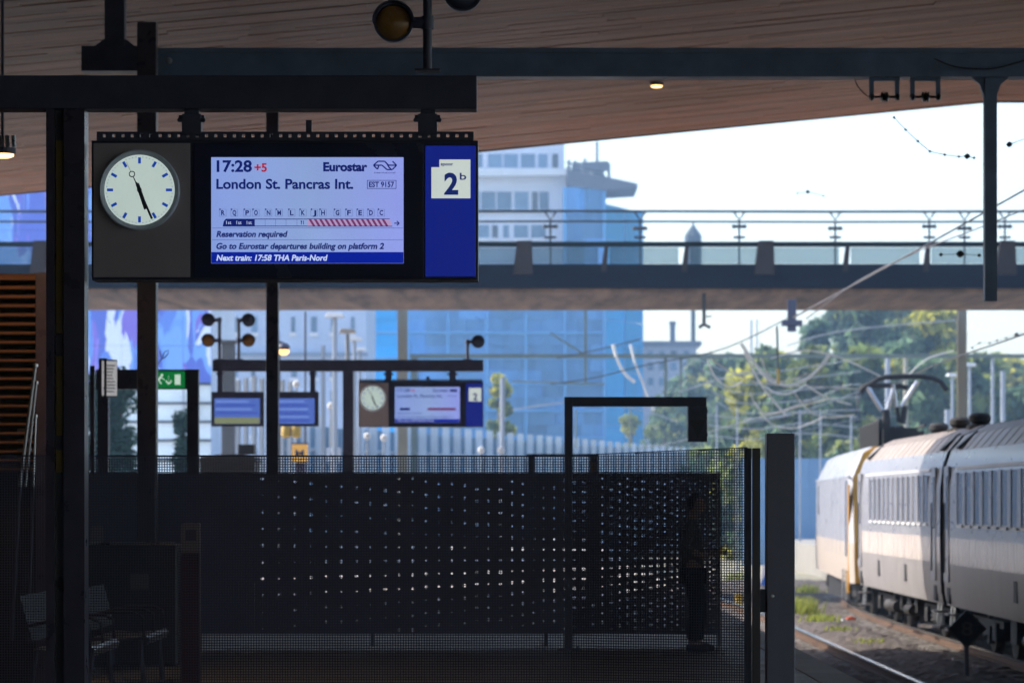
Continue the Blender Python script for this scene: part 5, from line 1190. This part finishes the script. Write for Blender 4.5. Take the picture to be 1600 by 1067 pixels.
def coach(ya, yb, label, pitch, w0):
    xf = lambda y: c2(y)
    t = thing('railway_coach', (c2(ya), (ya + yb) / 2, RT), label, 'railway coach', 'train at the far platform')
    parts, ring = vehicle(t, ya, yb, c2(ya), c2(yb), None)
    Lc = yb - ya; F_ = lambda y: (y - ya) / Lc
    y = ya + 1.75
    while y + pitch < yb - 1.5:
        w = side_box(t, ring, F_(y), F_(y + pitch * .62), 2.16, 2.98, m_tr_win, 'window', out=.004)
        side_box(t, ring, F_(y + pitch * .64), F_(y + pitch * .98), 2.13, 3.0, m_tr_grey, 'window_post', out=.016, parent=w)
        side_box(t, ring, F_(y - .02), F_(y + pitch * .6), 2.09, 2.13, m_white, 'sill', out=.03, parent=w)
        y += pitch
    side_box(t, ring, F_(ya + 1.6), F_(yb - 1.5), 3.05, 3.10, mat('gutter_white', (.62, .62, .66), .4) if 'gutter_white' not in MATS else MATS['gutter_white'], 'gutter', out=.02, thick=.05, u=-1.39)
    for yd in (ya + .55, yb - .75):
        d = side_box(t, ring, F_(yd), F_(yd + .62), 1.15, 3.12, m_tr_grey, 'door', out=.012)
        side_box(t, ring, F_(yd + .12), F_(yd + .34), 2.05, 2.95, m_tr_win, 'door_window', out=.02, parent=d); side_box(t, ring, F_(yd + .46), F_(yd + .50), 1.3, 2.5, m_tr_dark, 'handrail', out=.03, parent=d)
        side_box(t, ring, F_(yd + .02), F_(yd + .36), .78, 1.05, m_tr_dark, 'step_recess', out=.02, u=-1.40); steps(t, c2(yd) - 1.36, yd + .25)
    for k in range(1, 3): yy = ya + Lc * (k / 3.0) + .4; side_box(t, ring, F_(yy), F_(yy + .34), 1.02, 1.34, m_tr_dark, 'vent_opening', out=.012, u=-1.41)
    bogie(t, xf, ya + 3.0); bogie(t, xf, yb - 3.0)
    m = MB()
    for k in range(9):
        yy = ya + 5.2 + k * (Lc - 10.4) / 9; hgt = rnd.uniform(.25, .42); m.box(c2(yy) - 1.2, c2(yy) - .4, yy, yy + rnd.uniform(.5, .9), RT + .74 - hgt, RT + .735)
    m.box(c2(ya) - 1.0, c2(ya) + 1.0, ya + .3, yb - .3, RT + .66, RT + .738); m.build('equipment_boxes', m_tr_dark, t)
    for k in range(5):
        yy = ya + 5.0 + rnd.random() * (Lc - 10); m = MB(); m.tube([(c2(yy) - 1.22, yy, RT + .45), (c2(yy) - 1.22, yy + .7, RT + .45)], .12, 10); m.build('air_tank', m_grime, t, smooth=True)
    m = MB()
    for k in range(int(Lc / .9)):
        yy = ya + .5 + k * .9
        for j in range(len(PROF) - 4 - 1 - 2): pass
        m.tube([ring(F_(yy), u * 1.004, v + .006) for u, v in PROF[6:] + [(-p, q) for p, q in PROF[-2:-4:-1]]], .005, 5)
    m.build('roof_ribs', m_tr_roof, t)
    m = MB(); a_ = ring(F_(yb - 1.0), -1.2, 3.52); b_ = ring(F_(yb - .7), -.95, 3.75)
    m = MB(); yv = ya + .9
    for yv in (ya + .6, yb - 1.1): m.obox(Vector(ring(F_(yv), -1.16, 3.56)), (.16, 0, .14), (0, .16, 0), (-.012, 0, .014))
    m.build('roof_hatch', m_tr_dark, t)
    return t
coach(59.25, 73.3, 'middle grey railway coach, half in the sun, next to the locomotive', .84, .5)
coach(32.0, 58.75, 'nearest grey railway coach, cut by the right picture edge', 1.02, .6)
# bellows between the coaches
gw = thing('gangway_bellows', (c2(59), 59, RT), 'black bellows in the gap between the two coaches', 'gangway'); m = MB()
for k in range(5):
    y = 58.78 + k * .09; s_ = 1.18 if k % 2 else 1.24; m.prism([(c2(59) - s_, RT + .9), (c2(59) + s_, RT + .9), (c2(59) + s_, RT + 3.45), (c2(59) - s_, RT + 3.45)], y, y + .085)
m.build('bellows', m_tr_dark, gw)
# roof ventilators
for i, (px, D) in enumerate(((1467, 68), (1500, 63.5), (1531, 60.5))):
    x = (px - 800) * D / F; t = thing('roof_ventilator', (x, D, RT + 3.8), 'black ventilator dome on the coach roof, ' + ['left', 'middle', 'right'][i] + ' of the three', 'ventilator', 'ventilators on the coach roof')
    m = MB(); hz = RT + 3.90; m.lathe((x, D, hz), [(.10, -.1), (.16, .02), (.20, .05), (.20, .13), (.14, .18), (.02, .19)], 'z', 12); m.build('dome', m_tr_dark, t, smooth=True); m = MB(); m.lathe((x, D, hz - .06), [(.24, -.04), (.24, .02), (.15, .05)], 'z', 12); m.build('collar', m_grime, t)

# locomotive
loco = thing('locomotive', (c2(83), 83, RT), 'white locomotive with yellow end and raised pantograph at the head', 'locomotive', 'train at the far platform')
la, lb = 75.2, 92.6; xa, xb = c2(la), c2(lb) - .05
def lring(y, u, v): f = (y - la) / (lb - la); return (xa + (xb - xa) * f + u, y, RT + v)
LP = [(-1.40, .72), (-1.42, 1.2), (-1.42, 1.62), (-1.42, 3.05), (-1.15, 3.62), (-.9, 3.75), (0, 3.78)]
fullL = LP + [(-u, v) for u, v in LP[-2::-1]]
def taper(y):                                   # cab ends lean back towards the roof
    return y
m_loco = mat('white_lilac_paint', (.42, .415, .46), .3, 0, .06, 2, coat=.4); m_loco_low = mat('cream_lower_paint', (.50, .42, .36), .35, 0, .12, 3, stretch=(1, 1, .3))
for nm, mt_, i0, i1 in (('lower_body', m_loco_low, 0, 2), ('side_wall', m_loco, 2, 3), ('roof_slope', m_loco, 3, 5), ('roof', m_tr_roof, 5, 7)):
    m = MB(); seqs = [fullL[5:8]] if nm == 'roof' else [fullL[i0:i1 + 1], fullL[len(fullL) - 1 - i1:len(fullL) - i0]]
    for s_ in seqs:
        b0 = len(m.v); k = len(s_)
        for j in range(13):
            for (u, v) in s_:
                lean = max(0, v - 1.9) * .55; y0 = la + lean; y1 = lb - lean; w = 1.0 if 0 < j < 12 else .93
                y = [y0, y0 + .25][min(j, 1)] if j < 2 else ([y1 - .25, y1][j - 11] if j > 10 else y0 + .25 + (y1 - y0 - .5) * (j - 1) / 10)
                m.v.append(lring(y, u * w, v))
        for j in range(12):
            for i in range(k - 1): q = b0 + j * k + i; m.f.append((q, q + 1, q + k + 1, q + k))
    m.build(nm, mt_, loco, smooth=True)
for e, nm in ((0, 'near'), (1, 'far')):
    m = MB()
    for (u, v) in fullL:
        lean = max(0, v - 1.9) * .55; m.v.append(lring(la + lean - .01 if e == 0 else lb - lean + .01, u * .93, v))
    m.f.append(tuple(range(len(fullL)))); ew = m.build('cab_end', m_tr_yel, loco)
m = MB(); m.obox(Vector(lring(la + .68, 0, 2.65)) + Vector((0, -.28, 0)), (1.1, 0, 0), (0, .02, 0), (0, .19, .40)); m.build('windscreen', m_tr_win, loco)
lw_ = lambda y0, y1, v0, v1, mt_, nm, out=.012: (lambda mm: mm.build(nm, mt_, loco))(MB().obox(((lring(y0, -1.42, 0)[0] + lring(y1, -1.42, 0)[0]) / 2 - out + .02, (y0 + y1) / 2, RT + (v0 + v1) / 2), ((lring(y1, 0, 0)[0] - lring(y0, 0, 0)[0]) / 2, (y1 - y0) / 2, 0), (.02, 0, 0), (0, 0, (v1 - v0) / 2)))
lw_(la + 1.0, la + 1.9, 1.3, 3.0, m_tr_win, 'cab_door'); lw_(lb - 2.4, lb - 1.7, 2.2, 2.95, m_tr_win, 'cab_window'); lw_(la + .42, la + .62, .5, 2.9, m_tr_yel, 'corner_stripe')
for k in range(5): lw_(la + 4 + k * 1.9, la + 4.05 + k * 1.9, 1.3, 3.02, m_pole, 'panel_joint', .006)
lw_(la + .3, lb - .3, 3.06, 3.10, m_pole, 'cant_rail', .01)
for yc in (la + 3.4, lb - 3.4): bogie(loco, lambda y: lring(y, 0, 0)[0], yc)
m = MB(); m.box(lring(la + 6, 0, 0)[0] - 1.1, lring(la + 6, 0, 0)[0] + 1.1, la + 6, lb - 6, RT + .2, RT + .715); m.build('transformer', m_tr_dark, loco)
for s_ in (-1, 1): m = MB(); q = lring(la, s_ * .875, 1.05); m.lathe(q, [(.1, 0), (.1, -.35), (.25, -.36), (.25, -.42), (.2, -.44)], 'y', 16); m.build('buffer', m_grime, loco, smooth=True)
m = MB()
for y in (la + .7, la + 2.1): m.tube([lring(y, -1.45, .35), lring(y, -1.45, 1.0)], .02, 6); m.tube([lring(y + .35, -1.45, .35), lring(y + .35, -1.45, 1.0)], .02, 6); m.tube([lring(y, -1.45, .36), lring(y + .35, -1.45, .36)], .025, 6); m.tube([lring(y, -1.45, .62), lring(y + .35, -1.45, .62)], .025, 6)
m.build('cab_steps', m_chrome, loco)
# roof gear
m = MB(); x0 = lring(79, 0, 0)[0]
for k in range(9): yy = 75.9 + k * .85; xx = lring(yy, 0, 0)[0]; xc_ = xx + rnd.uniform(-.6, .5); m.box(xc_ - rnd.uniform(.12, .3), xc_ + rnd.uniform(.12, .3), yy, yy + rnd.uniform(.2, .45), RT + 3.72, RT + 3.88 + rnd.random() * .38); m.tube([(xx - .7, yy + .2, RT + 3.75), (xx - .7, yy + .2, RT + 4.32)], .06, 6); 
m.tube([lring(75.9, -.7, 4.33), lring(84.0, -.7, 4.30)], .035, 6); m.tube([lring(75.9, .3, 4.22), lring(84.0, .4, 4.22)], .03, 6)
tag(m.build('roof_equipment', m_tr_dark, loco), None)
# pantograph (part of the locomotive)
pg = MB(); PY = 79.0
def PGp(px, py, dy=0): return P(px, py, PY + dy)
for a_, b_, r_ in (((1386, 672), (1384, 640), .09), ((1386, 643), (1374, 675), .05), ((1378, 672), (1412, 668), .06), ((1404, 660), (1398, 600), .045), ((1410, 662), (1414, 634), .07)): pg.tube([PGp(*a_), PGp(*b_)], r_, 8)
base_ = pg.build('pantograph', m_tr_dark, loco, smooth=True)
m = MB()
for a_, b_ in (((1355, 604), (1378, 641)), ((1397, 606), (1387, 640)), ((1434, 596), (1409, 635)), ((1396, 600), (1401, 636))): m.tube([PGp(*a_), PGp(*b_)], .055, 8)
m.build('upper_arm', m_chrome, base_, smooth=True)
m = MB(); m.tube([PGp(1344, 612), PGp(1352, 604), PGp(1362, 599), PGp(1372, 592), PGp(1385, 589), PGp(1410, 588), PGp(1440, 588), PGp(1458, 591), PGp(1470, 597), PGp(1480, 610)], .06, 8); m.build('contact_strip', m_tr_dark, base_, smooth=True)
m = MB(); m.tube([PGp(1343, 609, .5), PGp(1352, 603, .5), PGp(1375, 602, .5), PGp(1400, 602, .5), PGp(1418, 606, .5)], .06, 8); m.build('contact_strip', m_tr_dark, base_, smooth=True)
for px in (1379, 1412, 1425): m = MB(); m.lathe(P(px, 682, PY), [(.05, -.05), (.1, -.02), (.06, .02), (.1, .06), (.06, .1), (.1, .14), (.04, .18)], 'z', 10); m.build('insulator', m_insul, base_, smooth=True)

# ================================================================ SMALL THINGS BY THE TRACK
D = 51.8; c_ = P(1511, 982, D)
ds = thing('diamond_sign', (c_.x, D, -1.06), 'dark diamond-shaped sign with the number 8 between the tracks', 'sign')
h = 31 * D / F
m = MB(); m.prism([(c_.x - h, c_.z), (c_.x, c_.z - h), (c_.x + h, c_.z), (c_.x, c_.z + h)], D, D + .02); pl_ = m.build('plate', mat('black_plate', (.02, .022, .028), .4), ds)
m = MB()
for (x0, z0), (x1, z1) in zip([(-1, 0), (0, -1), (1, 0), (0, 1)], [(0, -1), (1, 0), (0, 1), (-1, 0)]): m.bar((c_.x + x0 * h * .95, D - .004, c_.z + z0 * h * .95), (c_.x + x1 * h * .95, D - .004, c_.z + z1 * h * .95), .004, .022)
m.build('border', mat('grey_border', (.09, .09, .10), .5), pl_)
text('8', 1502, 1520, 992, 21, MATS['grey_border'], pl_, D - .003, bold=.01)
m = MB(); m.box(c_.x - .03, c_.x + .03, D + .022, D + .07, -1.08, c_.z); m.build('post', m_black, ds)
def litter(name, px, py, col_, label, s=.09):
    D = (EYE + 1.03) * F / (py - HOR); q = P(px, py, D); m = MB(); m.obox((q.x, D, -1.03), (s, .02, 0), (-.01, s * .7, 0), (0, .01, s * .3)); m.prism([(q.x - s * .5, -1.03 + s * .25), (q.x + s * .6, -1.03 + s * .2), (q.x + s * .2, -1.03 + s * .62)], D - s * .4, D + s * .4)
    tag(m.build(name, mat(name + '_colour', col_, .5)), label, 'litter')
litter('orange_bag', 1329, 966, (.75, .12, .03), 'small orange scrap lying on the ballast by the train'); litter('pale_bag', 1319, 968, (.7, .68, .64), 'small pale scrap beside the orange one', .06)
t = thing('yellow_box', (P(1155, 934, 87).x, 87, -1.06), 'small yellow box by the track, seen through the mesh', 'box'); q = P(1155, 930, 87); m = MB(); m.box(q.x - .09, q.x + .09, 87, 87.2, -1.06, q.z); m.build('body', mat('box_yellow', (.7, .45, .06), .5), t, bevel=.02); m = MB(); m.box(q.x - .11, q.x + .11, 86.97, 87.23, q.z, q.z + .03); m.build('lid', MATS['box_yellow'], t)
t = thing('blue_marker', (P(1194, 0, 80).x, 80, -1.06), 'small blue and white marker just left of the grey post', 'marker'); m = MB(); m.prism([(P(x, 0, 80).x, P(0, y, 80).z) for x, y in ((1187, 914), (1200, 914), (1200, 893))], 80, 80.05); m.build('blue_plate', mat('marker_blue', (.02, .14, .6), .4), t); m = MB(); m.prism([(P(x, 0, 80).x, P(0, y, 80).z) for x, y in ((1188, 912), (1200, 891), (1200, 880), (1191, 884))], 80, 80.05); m.build('white_plate', m_white, t); m = MB(); q = P(1194, 914, 80); m.box(q.x - .03, q.x + .03, 80.06, 80.1, -1.08, P(0, 885, 80).z); m.build('post', m_pole, t)

# ================================================================ PERSON
PX, PYY = P(1082, 0, 36.6).x, 36.6
person = thing('person', (PX, PYY, 0), 'person in dark clothes standing sideways behind the mesh, forearms bent forward', 'person')
def skin(name, verts, edges, mt_, parent, sub=2, root=0):
    me = bpy.data.meshes.new(name); me.from_pydata([(PX + x, PYY + y, z) for x, y, z, *_ in verts], edges, []); me.update(); me.materials.append(mt_)
    o = obj(name, me, None, parent); md = o.modifiers.new('skin', 'SKIN'); md.use_smooth_shade = True
    for i, sv in enumerate(me.skin_vertices[0].data):
        r = verts[i][3]; sv.radius = r if isinstance(r, tuple) else (r, r); sv.use_root = (i == root)
    ss = o.modifiers.new('subsurf', 'SUBSURF'); ss.levels = sub; ss.render_levels = sub
    return o
m_skin = mat('skin', (.34, .21, .16), .55, 0, .06, 8); m_cloth = mat('dark_jacket', (.10, .085, .075), .85, 0, .2, 12); m_trous = mat('dark_trousers', (.02, .022, .035), .85, 0, .2, 12); m_hair = mat('dark_hair', (.02, .015, .012), .6)
# facing +x; y is the person's left (away from the camera) when positive
bv = [(0, 0, .90, .13), (.0, 0, 1.10, .115), (-.01, 0, 1.30, .135), (-.01, 0, 1.42, .075), (.03, 0, 1.475, .052), (.055, 0, 1.54, (.075, .088)), (.055, 0, 1.61, (.078, .092)), (.05, 0, 1.66, .055),
      (-.02, -.19, 1.37, .058), (-.10, -.23, 1.12, .042), (.10, -.20, 1.03, .034), (.20, -.15, 1.05, .026), (-.02, .19, 1.37, .058), (-.06, .23, 1.12, .042), (.13, .19, 1.05, .034), (.23, .13, 1.07, .026),
      (0, -.09, .86, .09), (.04, -.10, .48, .06), (-.02, -.10, .09, .042), (.15, -.10, .03, .034), (.02, .09, .86, .09), (.09, .10, .48, .06), (.06, .10, .09, .042), (.23, .11, .03, .034),
      (.145, 0, 1.565, .016), (.135, 0, 1.585, .012), (.28, -.12, 1.06, .03), (.30, .10, 1.08, .03)]
be = [(0, 1), (1, 2), (2, 3), (3, 4), (4, 5), (5, 6), (6, 7), (2, 8), (8, 9), (9, 10), (10, 11), (2, 12), (12, 13), (13, 14), (14, 15), (0, 16), (16, 17), (17, 18), (18, 19), (0, 20), (20, 21), (21, 22), (22, 23), (5, 24), (24, 25), (11, 26), (15, 27)]
body_ = skin('body', bv, be, m_skin, person)
for hx, hy, hz in ((.28, -.12, 1.06), (.30, .10, 1.08)):
    for k in range(5):
        o_ = (k - 1.5) * .020; L_ = (.07, .08, .075, .06)[k] if k < 4 else .05
        vv = [(hx, hy + o_ * (1 if k < 4 else 0), hz, .010), (hx + L_ * .6, hy + o_ * .9, hz + .005, .009), (hx + L_, hy + o_ * .8, hz - .02, .008)] if k < 4 else [(hx - .02, hy, hz + .02, .011), (hx + .02, hy * .9, hz + .05, .010), (hx + .05, hy * .85, hz + .055, .008)]
        skin('finger', vv, [(0, 1), (1, 2)], m_skin, body_, 1)
skin('jacket', [(0, 0, .80, .155), (0, 0, 1.08, .138), (-.01, 0, 1.30, .152), (-.01, 0, 1.43, .08), (-.02, -.20, 1.375, .072), (-.10, -.24, 1.13, .058), (.0, -.225, 1.075, .052), (-.02, .20, 1.375, .072), (-.06, .24, 1.13, .058), (.03, .22, 1.08, .052)],
     [(0, 1), (1, 2), (2, 3), (2, 4), (4, 5), (5, 6), (2, 7), (7, 8), (8, 9)], m_cloth, person)
skin('trousers', [(0, 0, .93, .145), (0, -.09, .82, .112), (.04, -.10, .48, .085), (-.01, -.10, .10, .068), (.02, .09, .82, .112), (.09, .10, .48, .085), (.06, .10, .10, .068)], [(0, 1), (1, 2), (2, 3), (0, 4), (4, 5), (5, 6)], m_trous, person)
for x0, y0 in ((-.02, -.10), (.06, .10)): skin('shoe', [(x0 - .06, y0, .05, .05), (x0 + .05, y0, .055, .052), (x0 + .19, y0, .036, .036)], [(0, 1), (1, 2)], m_black, person)
skin('hair', [(.0, 0, 1.52, .05), (-.005, 0, 1.60, (.085, .08)), (.035, 0, 1.675, .068), (.085, 0, 1.67, .045)], [(0, 1), (1, 2), (2, 3)], m_hair, person)
m = MB(); m.obox((PX + .36, PYY - .02, 1.10), (.012, 0, .05), (0, .035, 0), (.004, 0, -.001)); ph = m.build('phone', m_black); tag(ph, 'small dark phone held by the person behind the mesh', 'phone')
# ================================================================ HAZE
hz = MB(); hz.box(-260, 260, -75, 470, -2.2, 44)
hm = bpy.data.materials.new('haze'); hm.use_nodes = True; nt = hm.node_tree; nt.nodes.clear()
pv = nt.nodes.new('ShaderNodeVolumePrincipled'); pv.inputs['Color'].default_value = (.42, .66, 1.0, 1); pv.inputs['Density'].default_value = HAZE; pv.inputs['Anisotropy'].default_value = 0.25
oo = nt.nodes.new('ShaderNodeOutputMaterial'); nt.links.new(pv.outputs[0], oo.inputs['Volume'])
tag(hz.build('haze', hm), kind='stuff')
